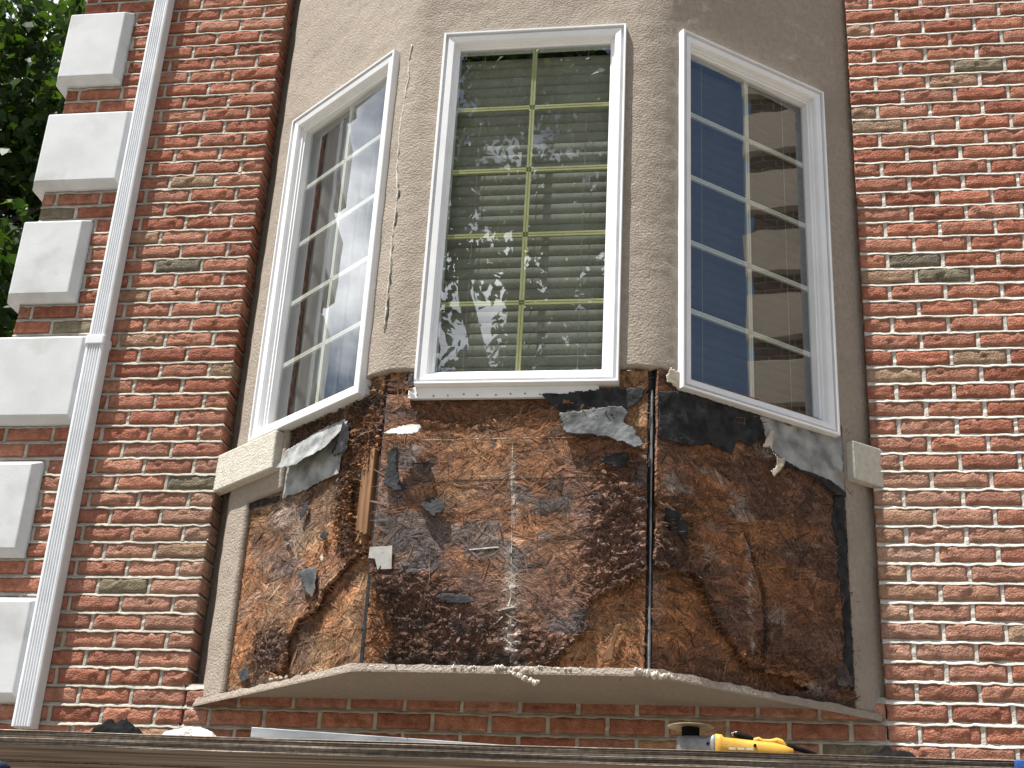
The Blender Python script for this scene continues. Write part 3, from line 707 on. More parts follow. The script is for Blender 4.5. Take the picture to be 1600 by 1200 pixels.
# ------------------------------------------------------------------ rotten sheathing boards
STEP = .0055
ORANGE, BROWN, PURPLE, STRAW, CHALK, BLACK = map(np.array, ((.31, .140, .062), (.19, .090, .047), (.135, .078, .060), (.46, .275, .145), (.46, .41, .36), (.026, .021, .019)))
UMBER, DKBR = np.array((.235, .105, .046)), np.array((.078, .044, .031))
class Board:
    def __init__(s, k, u0, u1, z0, z1):
        s.k = k; s.us = np.arange(u0, u1+STEP/2, STEP); s.zs = np.arange(z0, z1+STEP/2, STEP)
        s.U, s.Z = np.meshgrid(s.us, s.zs, indexing='ij'); s.seed = {'L': 3.3, 'C': 71.2, 'R': 140.9}[k]
        w = .013; h_ = .007
        s.Uw = s.U+(fbm(s.U*26+s.seed, s.Z*26, 4)-.5)*2*w+(fbm(s.U*110+s.seed, s.Z*110, 2)-.5)*2*h_
        s.Zw = s.Z+(fbm(s.U*26+s.seed+55, s.Z*26+9, 4)-.5)*2*w+(fbm(s.U*110+s.seed+7, s.Z*110+31, 2)-.5)*2*h_
    def reg(s, pts, soft=4, off=0., warp=True):
        poly = pF(s.k, pts, off); m = inpoly(s.Uw if warp else s.U, s.Zw if warp else s.Z, poly)
        return blur(blur(m, soft), soft) if soft else m
    def n(s, sc, o=4, a=0., st=1.): return fbm(s.U*sc*st+s.seed+a*13.7, s.Z*sc+a*7.1, o)
    def lines(s, p0, p1, width):
        (a, b), (c, d) = pF(s.k, [p0, p1]); t = np.clip(((s.U-a)*(c-a)+(s.Z-b)*(d-b))/((c-a)**2+(d-b)**2), 0, 1)
        return np.exp(-((s.U-a-(c-a)*t+(s.n(14, 3, 5)-.5)*width)**2+(s.Z-b-(d-b)*t)**2)/(width**2))
def lerp(a, b, m): return a*(1-m[..., None])+b*m[..., None]
def base_cols(b, c1, c2, c3, sc=7):
    n1 = sst(.36, .62, b.n(sc, 5, 1, .6)); n2 = sst(.42, .66, b.n(sc*2.3, 4, 2, .5)); n3 = sst(.5, .72, b.n(sc*5, 3, 3, .4))
    c = lerp(np.broadcast_to(c1, b.U.shape+(3,)).copy(), c2, n1); c = lerp(c, c3, n2*.8); return c*(1+.5*(n3-.4))[..., None]
def sheet(b, mask, off, cols, name, mat, parent, thick=.006, smooth=True):
    cell = mask[:-1, :-1] & mask[1:, :-1] & mask[1:, 1:] & mask[:-1, 1:]
    i, j = np.where(cell); nz_ = b.U.shape[1]; ids = lambda a, c: a*nz_+c
    f = np.stack([ids(i, j), ids(i+1, j), ids(i+1, j+1), ids(i, j+1)], -1)
    if b.k == 'L': f = f[:, ::-1]
    us = np.unique(f); rem = -np.ones(b.U.size, int); rem[us] = np.arange(len(us))
    jit = .35*STEP
    v = fpt(b.k, b.U+(b.n(190, 1, 8)-.5)*2*jit, b.Z+(b.n(190, 1, 9)-.5)*2*jit, off).reshape(-1, 3)[us]
    o = mesh(name, v, rem[f], mat, parent, smooth, None if cols is None else np.clip(cols.reshape(-1, 3)[us], .004, .85))
    if thick: solidify(o, thick)
    return o
def strands(b, off, cols, rot, parent, n, lmin=.02, lmax=.09, seed=1, bright=1., name='loose_strands', wmul=1.):
    R_ = np.random.default_rng(seed); mb = MB(); vs = []; fs = []; cs = []
    nu, nz_ = b.U.shape
    for q in range(n):
        i, j = R_.integers(2, nu-2), R_.integers(2, nz_-2)
        if not np.isfinite(off[i, j]): continue
        r = rot[i, j]; l = R_.uniform(lmin, lmax)*(1-.55*r); w = R_.uniform(.0006, .0024)*(1+.3*r)*wmul
        if R_.random() < .07: w *= 2.6
        th = R_.normal(0, .75) if R_.random() < .7 else R_.uniform(0, 3.14)
        lift = (R_.random()**3)*(.003+.026*r); curl = R_.uniform(-.3, 1)*(.002+.012*r)
        c = cols[i, j]*R_.uniform(.5, 1.2)*bright
        if R_.random() < .05: c = c*.5+np.array((.5, .33, .19))*.3
        if R_.random() < .12: c = c*.35
        du, dz = math.cos(th), math.sin(th); b0 = len(vs)
        for s_ in range(4):
            t = s_/3; taper = (.45, 1, .9, .35)[s_]
            uu = b.us[i]+du*l*(t-.5); zz = b.zs[j]+dz*l*(t-.5)
            ii_ = min(max(int((uu-b.us[0])/STEP), 0), nu-1); jj_ = min(max(int((zz-b.zs[0])/STEP), 0), nz_-1)
            oo = off[ii_, jj_]
            if not np.isfinite(oo): oo = off[i, j]
            oo = oo+.0012+lift*t+curl*t*t
            for sg in (-1, 1):
                vs.append((uu-dz*w*taper*sg, zz+du*w*taper*sg, oo+sg*.0015*r)); cs.append(c)
        fs += [(b0+2*s_, b0+2*s_+1, b0+2*s_+3, b0+2*s_+2) for s_ in range(3)]
    vs = np.array(vs); P3 = fpt(b.k, vs[:, 0], vs[:, 1], vs[:, 2])
    o = mesh(name, P3, fs, M['strand'], parent, False, np.clip(np.array(cs), .004, .8)); o['kind'] = 'stuff'; return o
def flap(b, pts, lift, mat, parent, name, off0=.014, thick=.0016, wr=.006, label=None):
    """torn sheet: outline on the board plane, lift(t_u, t_z) gives how far it stands off (t from 0 to 1 over its box)."""
    poly = pF(b.k, pts, off0); st_ = .0042
    pu = [p[0] for p in poly]; pz = [p[1] for p in poly]
    us = np.arange(min(pu)-.01, max(pu)+.01, st_); zs = np.arange(min(pz)-.01, max(pz)+.01, st_); U, Z = np.meshgrid(us, zs, indexing='ij')
    Uw = U+(fbm(U*60+7, Z*60, 3)-.5)*.010; Zw = Z+(fbm(U*60+70, Z*60+5, 3)-.5)*.010
    m = inpoly(Uw, Zw, poly); tu = (U-min(pu))/(max(pu)-min(pu)+1e-6); tz = (Z-min(pz))/(max(pz)-min(pz)+1e-6)
    if b.k == 'L': tu = 1-tu
    o_ = off0+(.006 if b.k != 'L' else .003)+lift(tu, tz)+(fbm(U*18+pu[0]*90, Z*18+3, 3)-.5)*2*wr
    bb = type('T', (), {})(); bb.k = b.k; bb.U = U; bb.Z = Z; bb.n = lambda sc, o, a: fbm(U*sc+a*11, Z*sc+a*5, o)
    ob = sheet(bb, m, o_, None, name, mat, parent, thick)
    if label: ob['label'] = label
    return ob

# ---- centre board
bC = Board('C', -SS+.006, SS-.010, -.080, .936)
tC = empty('sheathing_board', tuple(fpt('C', np.float64(0.), -.08, 0.)), 'rotten brown strand board under the centre window', 'board', 'exposed sheathing boards')
ex = bC.reg([(1015, 893), (985, 912), (952, 930), (918, 940), (916, 985), (896, 1004), (872, 1030), (840, 1046), (1015, 1060)], 0)
ext = bC.reg([(640, 560), (648, 640), (664, 662), (700, 668), (745, 668), (800, 656), (850, 645), (885, 632), (960, 655), (975, 690), (1003, 705), (1030, 690), (1030, 560)], 0)
exl = bC.reg([(560, 900), (588, 905), (600, 960), (622, 1000), (600, 1030), (560, 1050)], 0)
outer = ~(ex | ext | exl)
topstrip = bC.Z > .856
core = base_cols(bC, ORANGE*1.05, UMBER*1.1, STRAW*.75, 6)
core = lerp(core, BROWN*.6, bC.reg([(640, 600), (650, 645), (690, 668), (860, 650), (860, 600)], 5)*.75)  # dark torn band at the top; the recess shade is in its colour too
core = lerp(core, STRAW*.95, bC.reg([(960, 650), (1010, 640), (1010, 720), (980, 720)], 6)*.6)
core = lerp(core, UMBER*.9, bC.reg([(560, 880), (620, 900), (640, 1050), (560, 1050)], 8)*.8)
cold = base_cols(bC, UMBER*.95, BROWN, PURPLE*1.2, 6.5)
cold = lerp(cold, ORANGE*1.05, bC.reg([(690, 660), (900, 650), (910, 800), (900, 930), (830, 950), (720, 860), (690, 760)], 18)*sst(.33, .6, bC.n(6, 4, 11, .6))*.75)
cold = lerp(cold, STRAW*.85, bC.reg([(640, 650), (900, 640), (880, 900), (700, 880)], 20)*sst(.52, .66, bC.n(13, 4, 12, .5))*.35)
cold = lerp(cold, PURPLE, bC.reg([(925, 720), (1012, 700), (1012, 930), (910, 960), (900, 800)], 12)*.75)
cold = lerp(cold, DKBR, bC.reg([(600, 890), (690, 900), (700, 940), (850, 990), (880, 1030), (840, 1050), (560, 1050), (570, 930)], 10)*.75)
cold = lerp(cold, PURPLE*1.3, bC.reg([(640, 900), (900, 880), (905, 1000), (700, 1020)], 16)*.6)
cold = lerp(cold, CHALK*.75, bC.reg([(585, 770), (640, 760), (660, 900), (600, 900)], 12)*sst(.4, .62, bC.n(16, 4, 13, .4))*.40)
cold = lerp(cold, CHALK, np.clip(bC.lines((803, 730), (799, 1030), .012)*sst(.35, .6, bC.n(26, 3, 14, 2))*.65+bC.lines((800, 850), (799, 950), .03)*.25+bC.lines((799, 990), (799, 1030), .03)*.45, 0, 1))
cold = lerp(cold, np.array((.10, .10, .105)), sst(.60, .72, bC.n(10, 4, 15, .5))*.7)
cold = lerp(cold, BLACK*1.6, sst(.70, .80, bC.n(22, 3, 16))*.8)
rotC = np.clip(bC.reg([(935, 730), (1012, 710), (1012, 930), (915, 950)], 9)+bC.reg([(570, 890), (680, 900), (720, 960), (900, 1005), (860, 1048), (560, 1048)], 9)*.8, 0, 1)
edge = 1-blur(blur(outer, 5), 5)
ofC = -.002+(bC.n(24, 4, 20)-.5)*.008; ofo = .019+(bC.n(22, 4, 21, .6)-.5)*.010+rotC*((np.abs(bC.n(44, 5, 22, .55)-.5)*2)**.8*.030-.006+(bC.n(12, 3, 24)-.5)*.016)+np.clip(edge-.2, 0, 1)*.045*(bC.n(26, 4, 23)*1.7-.3)
ofo = np.where(topstrip, ofo, ofo)
gap = np.abs(bC.Z-.857) < .0055
o = sheet(bC, ~gap, ofC, core, 'inner_layer', M['osb'], tC, .010)
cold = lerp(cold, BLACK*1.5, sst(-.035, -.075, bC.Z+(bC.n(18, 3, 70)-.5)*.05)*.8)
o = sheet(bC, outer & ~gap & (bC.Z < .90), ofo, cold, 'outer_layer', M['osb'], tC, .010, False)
allo = np.where(outer, ofo, ofC); allc = np.where(outer[..., None], cold, core)
allo[gap] = np.nan
allc = lerp(allc, DKBR*.8, np.where(outer, np.clip(edge*1.5-.15, 0, 1), 0)*.35)
strands(bC, allo, allc, rotC, tC, 2300, seed=5)
strands(bC, np.where(rotC > .35, allo, np.nan), allc*.8, rotC, tC, 2600, .015, .055, seed=6, name='rotten_chips')
strands(bC, np.where((edge > .2) & outer, allo, np.nan), allc, np.clip(edge*1.4, 0, 1), tC, 2600, .012, .045, seed=7, name='frayed_edge')
strands(bC, np.where((edge > .38) & outer, allo+.002, np.nan), allc*.9, np.clip(edge*2.2, 0, 1), tC, 1500, .018, .045, seed=8, name='curled_flakes', wmul=2.8)
flap(bC, [(843, 618), (1012, 606), (1003, 630), (985, 640), (960, 652), (880, 648), (862, 636)], lambda a, b: .006+.004*b, M['felt'], tC, 'torn_felt', .016, .0015, .004)
flap(bC, [(872, 648), (900, 644), (972, 636), (984, 648), (976, 664), (992, 672), (1001, 690), (1010, 703), (994, 709), (975, 700), (950, 690), (920, 686), (885, 683)], lambda a, b: .010+.036*(1-b)**1.6, M['felt_grey'], tC, 'torn_membrane', .016, .0015, .006, 'curled grey membrane flap below the window')
flap(bC, [(602, 688), (612, 680), (630, 671), (655, 667), (664, 674), (661, 688), (645, 692), (625, 691)], lambda a, b: .018+.046*(1-b)**.8+.006*a, M['felt_pale'], tC, 'torn_membrane', .014, .0016, .004, 'pale paper flap standing out from the board')
flap(bC, [(607, 705), (617, 696), (623, 700), (620, 735), (630, 758), (640, 768), (618, 772), (600, 760)], lambda a, b: .002+.010*(1-b), M['felt'], tC, 'torn_felt', .017, .0014, .004)
flap(bC, [(656, 792), (668, 780), (682, 778), (697, 786), (698, 800), (688, 806), (680, 814), (670, 806)], lambda a, b: .006+.018*(1-b), M['felt'], tC, 'torn_felt', .018, .0016, .003, 'small dark felt scrap hanging near the middle left')
flap(bC, [(678, 935), (690, 927), (725, 928), (748, 940), (740, 945), (700, 946)], lambda a, b: .004+.006*(1-b), M['felt'], tC, 'torn_felt', .016, .0014, .003)
flap(bC, [(936, 720), (950, 714), (980, 708), (985, 722), (970, 735), (952, 730)], lambda a, b: .004+.006*b, M['felt'], tC, 'torn_felt', .017, .0014, .004)
flap(bC, [(640, 600), (645, 590), (652, 592), (650, 612), (640, 615)], lambda a, b: .03+.01*a, M['felt_grey'], tC, 'torn_membrane', .014, .0014, .004)
def groove(b, p0, p1, off, r, name, parent, mat=None):
    (a, c), (d, e) = pF(b.k, [p0, p1]); n_ = 24; m_ = MB(); pts = []
    for i in range(n_+1):
        t = i/n_; u = a+(d-a)*t; z = c+(e-c)*t
        ii_ = int(np.clip((u-b.us[0])/STEP, 0, len(b.us)-1)); jj_ = int(np.clip((z-b.zs[0])/STEP, 0, len(b.zs)-1))
        pts.append(fpt(b.k, np.float64(u), z, off[ii_, jj_] if np.isfinite(off[ii_, jj_]) else .01))
    m_.tube(pts, r, 4); return m_.build(name, mat or M['dark'], parent)
groove(bC, (655, 756), (1003, 746), ofo, .0016, 'score_line', tC)
groove(bC, (660, 691), (900, 686), ofo, .0012, 'score_line', tC, M['crumb'])
groove(bC, (624, 778), (614, 900), ofo, .0016, 'score_line', tC)
groove(bC, (802, 680), (799, 1036), ofo, .0011, 'nail_line', tC, M['crumb'])
for (x, y, dx, dy, r_) in [(780, 957, 26, -6, .003), (765, 985, 22, -18, .002), (735, 862, 46, -4, .0025), (985, 1010, 8, 26, .0012), (800, 935, -4, 16, .002)]:
    groove(bC, (x, y), (x+dx, y+dy), ofo+.003, r_, 'splinter', tC, M['crumb'] if r_ > .0015 else M['dark'])
# loose reddish flake on the exposed inner layer
flap(bC, [(962, 975), (972, 973), (958, 1035), (940, 1036)], lambda a, b: .002+0*a, M['stud'], tC, 'flake', .004, .0012, .001)

# ---- left board
bL = Board('L', .012, uL1+.03, -.080, .936)
tL = empty('sheathing_board', tuple(fpt('L', np.float64(.4), -.08, 0.)), 'split straw-orange strand board under the left window', 'board', 'exposed sheathing boards')
exS = bL.reg([(552, 756), (592, 732), (588, 856), (552, 856)], 0)
exL = exS | bL.reg([(575, 862), (545, 885), (520, 910), (505, 935), (497, 955), (470, 968), (452, 1000), (450, 1045), (420, 1056), (575, 1060), (585, 900)], 0)
colm = bL.reg([(562, 640), (610, 605), (600, 760), (580, 870), (553, 868), (540, 880), (528, 850), (530, 760), (545, 715)], 0)
outer = ~exL
core = base_cols(bL, ORANGE*1.15, STRAW*.8, UMBER, 8)
core = lerp(core, DKBR, bL.reg([(545, 880), (500, 940), (455, 985), (445, 1050), (480, 1050), (500, 960), (540, 910), (570, 880)], 5)*.85)
core = lerp(core, DKBR*.8, bL.reg([(575, 940), (550, 1040), (520, 1045), (560, 930)], 6)*.7)
cold = base_cols(bL, STRAW*.75, ORANGE*1.1, UMBER*1.05, 9)
cold = lerp(cold, DKBR*1.3, sst(.52, .68, bL.n(7, 5, 36, .7))*.7)
cold = lerp(cold, CHALK*.9, bL.reg([(385, 780), (470, 775), (480, 870), (400, 960), (365, 960)], 14)*sst(.42, .62, bL.n(9, 4, 31, .6))*.45)
cold = lerp(cold, np.array((.13, .12, .115)), bL.reg([(420, 880), (500, 870), (520, 920), (450, 970), (420, 940)], 14)*sst(.45, .62, bL.n(14, 4, 32))*.75)
cold = lerp(cold, DKBR*1.3, np.clip(colm*1., 0, 1)*sst(.38, .6, bL.n(20, 4, 33, 1.6))*.85)
cold = lerp(cold, UMBER*.9, np.clip(colm*1., 0, 1)*sst(.55, .42, bL.n(20, 4, 33, 1.6))*.7)
cold = lerp(cold, PURPLE*.8, bL.reg([(400, 990), (430, 975), (452, 1000), (450, 1050), (395, 1060)], 6)*.9)
cold = lerp(cold, BLACK*1.5, bL.reg([(440, 675), (600, 600), (600, 640), (560, 655), (450, 700)], 5)*.75)
cold = lerp(cold, DKBR, sst(.66, .78, bL.n(16, 4, 34))*.8)
rotL = np.clip(blur(colm, 4)+bL.reg([(440, 670), (600, 600), (600, 650), (445, 705)], 4)*.8+bL.reg([(395, 985), (452, 975), (455, 1055), (390, 1060)], 5)*.6, 0, 1)
edge = 1-blur(blur(outer, 4), 4)
ofL = -.030+(bL.n(24, 4, 40)-.5)*.010+.022*sst(0, .25, bL.U*0+np.clip((bL.Z+.08)*0, 0, 1))
ofo = .007+(bL.n(20, 4, 41)-.5)*.009+rotL*((np.abs(bL.n(40, 5, 42, 2.2)-.5)*2)**.8*.042-.010)+np.clip(edge-.2, 0, 1)*.045*(bL.n(26, 4, 43)*1.7-.3)
ofL = ofL+.018
o = sheet(bL, bL.U > -1, ofL, core, 'inner_layer', M['osb'], tL, .010)
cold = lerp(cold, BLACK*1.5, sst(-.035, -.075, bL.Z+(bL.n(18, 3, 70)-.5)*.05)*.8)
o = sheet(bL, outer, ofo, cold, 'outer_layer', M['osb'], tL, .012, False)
allo = np.where(outer, ofo, ofL); allc = np.where(outer[..., None], cold, core)
allc = lerp(allc, DKBR*.8, np.where(outer, np.clip(edge*1.5-.15, 0, 1), 0)*.35)
strands(bL, allo, allc, rotL*.4, tL, 1900, .03, .10, seed=15, bright=1.1)
strands(bL, np.where(rotL > .3, allo, np.nan), allc*.9, rotL, tL, 2600, .015, .06, seed=16, name='rotten_fibres')
strands(bL, np.where((edge > .2) & outer, allo, np.nan), allc*.9, np.clip(edge*1.4, 0, 1), tL, 1700, .012, .05, seed=17, name='frayed_edge')
strands(bL, np.where((edge > .38) & outer, allo+.002, np.nan), allc*.9, np.clip(edge*2.2, 0, 1), tL, 1500, .018, .045, seed=18, name='curled_flakes', wmul=2.8)
flap(bL, [(446, 735), (455, 712), (480, 694), (525, 670), (550, 662), (545, 700), (536, 716), (532, 742), (505, 752), (480, 767), (443, 780)], lambda a, b: .003+0*a, M['felt_pale'], tL, 'torn_membrane', .010, .0016, .004)
flap(bL, [(452, 738), (446, 742), (455, 706), (478, 690), (500, 677), (525, 664), (545, 655), (551, 662), (540, 682), (522, 706), (500, 720), (480, 733)], lambda a, b: .012+.040*(1-b)**1.2, M['felt_pale'], tL, 'torn_membrane', .012, .0016, .006, 'large curled grey membrane flap under the left window')
flap(bL, [(546, 662), (560, 670), (558, 695), (548, 712), (530, 718), (524, 706), (540, 684)], lambda a, b: .016+.02*a, M['felt'], tL, 'torn_felt', .012, .0016, .005)
flap(bL, [(470, 893), (488, 888), (498, 884), (499, 925), (494, 938), (486, 930), (478, 918)], lambda a, b: .006+.010*(1-b), M['felt_grey'], tL, 'torn_membrane', .012, .0015, .004)
flap(bL, [(503, 873), (509, 866), (510, 878), (505, 882)], lambda a, b: .01+0*a, M['paper'], tL, 'torn_paper', .012, .0015, .002)
for q in ([(472, 802), (480, 785), (486, 780), (484, 800), (474, 815)], [(502, 838), (510, 827), (518, 833), (512, 848)], [(445, 842), (452, 838), (462, 845), (452, 848)]):
    flap(bL, q, lambda a, b: .004+.008*(1-b), M['felt'], tL, 'torn_felt', .012, .0014, .002)
flap(bL, [(375, 1050), (386, 1042), (392, 1046), (393, 1064), (380, 1068)], lambda a, b: .008+0*a, M['felt_grey'], tL, 'torn_membrane', .010, .0014, .003)
flap(bL, [(388, 787), (440, 774), (442, 782), (392, 796)], lambda a, b: .004+0*a, M['felt'], tL, 'torn_felt', .012, .0014, .001)
groove(bL, (410, 915), (500, 880), ofo, .0014, 'score_line', tL)

# ---- right board
bR = Board('R', .012, uR1+.03, -.080, .936)
tR = empty('sheathing_board', tuple(fpt('R', np.float64(.4), -.08, 0.)), 'dark rotten strand board with black felt under the right window', 'board', 'exposed sheathing boards')
exR = bR.reg([(1000, 878), (1018, 882), (1036, 894), (1076, 896), (1090, 916), (1100, 945), (1116, 976), (1140, 1010), (1156, 1036), (1172, 1048), (1190, 1052), (1230, 1062), (1260, 1080), (1000, 1075)], 0)
outer = ~exR
core = base_cols(bR, UMBER*1.15, ORANGE*.95, BROWN*1.1, 6)
core = lerp(core, PURPLE*.9, bR.reg([(1090, 1000), (1110, 1000), (1130, 1035), (1105, 1020)], 2)*.7)
core = lerp(core, CHALK*.6, bR.reg([(1010, 880), (1030, 900), (1020, 1000), (1008, 1000)], 6)*.5)
core = lerp(core, DKBR, bR.reg([(1000, 1030), (1180, 1040), (1300, 1100), (1000, 1075)], 8)*.6)
cold = base_cols(bR, UMBER, BROWN*1.05, PURPLE*1.2, 6)
cold = lerp(cold, ORANGE*.95, bR.reg([(1050, 700), (1290, 790), (1300, 980), (1180, 960), (1060, 860)], 20)*sst(.48, .64, bR.n(8, 4, 51, .6))*.8)
cold = lerp(cold, DKBR*1.1, sst(.56, .74, bR.n(9, 4, 52, .7))*.75)
cold = lerp(cold, BLACK*2, bR.reg([(1020, 790), (1060, 800), (1080, 860), (1020, 870)], 8)*.8)
cold = lerp(cold, BLACK*2, bR.reg([(1200, 1030), (1320, 990), (1340, 1100), (1240, 1090)], 14)*.55)
cold = lerp(cold, CHALK*.9, np.clip(bR.lines((1160, 845), (1170, 1020), .010)*sst(.3, .6, bR.n(22, 3, 54, 2))*.8, 0, 1))
cold = lerp(cold, CHALK*.7, sst(.68, .8, bR.n(14, 4, 55, .5))*.5)
rotR = np.clip(bR.reg([(1020, 780), (1075, 800), (1095, 900), (1020, 890)], 6)+bR.reg([(1150, 1000), (1240, 1030), (1330, 1060), (1330, 1100), (1170, 1060)], 6)*.9, 0, 1)
edge = 1-blur(blur(outer, 5), 5)
ofR = -.004+(bR.n(20, 4, 60)-.5)*.006
ofo = .026+(bR.n(18, 4, 61)-.5)*.012+rotR*((np.abs(bR.n(42, 5, 62, .6)-.5)*2)**.8*.032-.008)+np.clip(edge-.2, 0, 1)*.045*(bR.n(26, 4, 63)*1.7-.3)
ck = bR.lines((1160, 838), (1186, 930), .008)+bR.lines((1186, 930), (1192, 985), .008)+bR.lines((1192, 985), (1184, 1050), .008)
ofo = ofo-.020*np.clip(ck, 0, 1); cold = lerp(cold, BLACK*1.5, np.clip(ck*1.0, 0, 1)*.8)
o = sheet(bR, bR.U > -1, ofR, core, 'inner_layer', M['osb'], tR, .010)
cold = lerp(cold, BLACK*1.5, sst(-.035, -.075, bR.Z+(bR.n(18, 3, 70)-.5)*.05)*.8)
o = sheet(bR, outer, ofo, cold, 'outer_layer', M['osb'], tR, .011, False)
allo = np.where(outer, ofo, ofR); allc = np.where(outer[..., None], cold, core)
allc = lerp(allc, DKBR*.8, np.where(outer, np.clip(edge*1.5-.15, 0, 1), 0)*.35)
strands(bR, allo, allc, rotR*.5, tR, 2000, seed=25)
strands(bR, np.where(rotR > .3, allo, np.nan), allc*.8, rotR, tR, 1800, .012, .04, seed=26, name='rotten_chips')
strands(bR, np.where((edge > .2) & outer, allo, np.nan), allc, np.clip(edge*1.4, 0, 1), tR, 2600, .012, .045, seed=27, name='frayed_edge')
strands(bR, np.where((edge > .38) & outer, allo+.002, np.nan), allc*.9, np.clip(edge*2.2, 0, 1), tR, 1500, .018, .045, seed=28, name='curled_flakes', wmul=2.8)
flap(bR, [(1024, 612), (1062, 612), (1185, 650), (1192, 676), (1180, 690), (1172, 700), (1148, 690), (1140, 712), (1122, 704), (1105, 696), (1066, 700), (1040, 692), (1026, 690)], lambda a, b: .004+.008*(1-b), M['felt'], tR, 'torn_felt', .020, .0016, .004, 'black felt strip along the top of the board')
flap(bR, [(1172, 650), (1205, 655), (1314, 684), (1314, 772), (1300, 760), (1285, 750), (1240, 734), (1216, 724), (1204, 706), (1190, 680)], lambda a, b: .003+.012*(1-b), M['felt_pale'], tR, 'torn_membrane', .020, .0016, .004, 'grey membrane hanging at the upper right')
flap(bR, [(1206, 712), (1240, 733), (1290, 752), (1314, 772), (1312, 782), (1290, 772), (1262, 748), (1225, 734), (1210, 726)], lambda a, b: .014+.012*(1-b), M['felt'], tR, 'torn_felt', .020, .0016, .003)
flap(bR, [(1300, 775), (1316, 775), (1332, 1080), (1326, 1086), (1314, 1030), (1316, 990), (1306, 900), (1304, 850), (1296, 815)], lambda a, b: .004+.004*a, M['felt'], tR, 'torn_felt', .018, .0016, .003)
flap(bR, [(1178, 703), (1188, 690), (1196, 674), (1202, 678), (1200, 694), (1197, 706), (1200, 716), (1217, 722), (1214, 734), (1204, 744), (1198, 751), (1192, 740), (1202, 730), (1198, 715), (1192, 703)], lambda a, b: .022+.018*(1-b), M['paper'], tR, 'torn_paper', .022, .0018, .006, 'cream scrap of torn paper hanging from the felt')
flap(bR, [(1030, 790), (1056, 800), (1072, 822), (1070, 845), (1050, 838), (1034, 815)], lambda a, b: .004+.008*b, M['felt'], tR, 'torn_felt', .020, .0016, .004)
flap(bR, [(1034, 590), (1042, 577), (1056, 585), (1060, 600), (1058, 616), (1046, 608), (1034, 600)], lambda a, b: .018+0*a, M['paper'], tR, 'torn_paper', .016, .0016, .005)
flap(bR, [(1300, 1045), (1322, 1040), (1330, 1075), (1305, 1072)], lambda a, b: .004+0*a, M['felt_grey'], tR, 'torn_membrane', .020, .0014, .003)

# ---- framing seen through the open corners
cs_ = empty('corner_stud', (xc-SS, -DS, -.08), 'exposed wooden corner post showing through the rotten left corner', 'post')
for i, (a, b_, o0, o1) in enumerate([(.012, .036, -.012, .010), (.038, .060, -.014, .006), (.062, .088, -.016, .002)]):
    v, f = facet_box('L', a, b_, .355+.012*i, .66-.02*i, o0-.02, o1+.010); bevel(mesh('board', v, f, M['stud'], cs_), .003)
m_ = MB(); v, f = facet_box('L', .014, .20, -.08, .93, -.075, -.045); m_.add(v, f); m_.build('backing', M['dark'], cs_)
cp_ = empty('corner_post', (xc+SS, -DS, -.08), 'dark open gap and grey post at the right corner of the stripped bay', 'post')
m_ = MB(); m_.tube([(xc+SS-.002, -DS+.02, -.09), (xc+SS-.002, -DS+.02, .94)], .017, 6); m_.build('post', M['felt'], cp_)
m_ = MB(); m_.tube([(xc+SS+.006, -DS-.003, z_) for z_ in np.linspace(-.085, .86, 30)], [.0025+.002*random.random() for _ in range(30)], 5); m_.build('metal_bead', M['gear'], cp_)
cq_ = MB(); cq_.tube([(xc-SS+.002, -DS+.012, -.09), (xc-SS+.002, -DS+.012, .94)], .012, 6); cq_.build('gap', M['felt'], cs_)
for (ux, z_, k) in ((-SS+.03, .905, 'C'), (-SS+.075, .90, 'C')):
    v, f = facet_box(k, ux, ux+.035, .862, .935, -.01, .012); mesh('block', v, f, M['stud'], cs_)
# bright scrap of sheet metal pinned at the left corner
uv = pF('C', [(578, 855), (613, 853), (612, 889), (590, 890), (586, 873), (576, 872)], .025)
v = [fpt('C', np.float64(u), z, .026+.01*(u-uv[0][0])) for u, z in uv]
o = mesh('metal_scrap', v, [tuple(range(len(v)))], M['metal']); solidify(o, .0016)
tag(o, 'small bright square metal scrap pinned at the left sheathing corner', 'metal scrap')

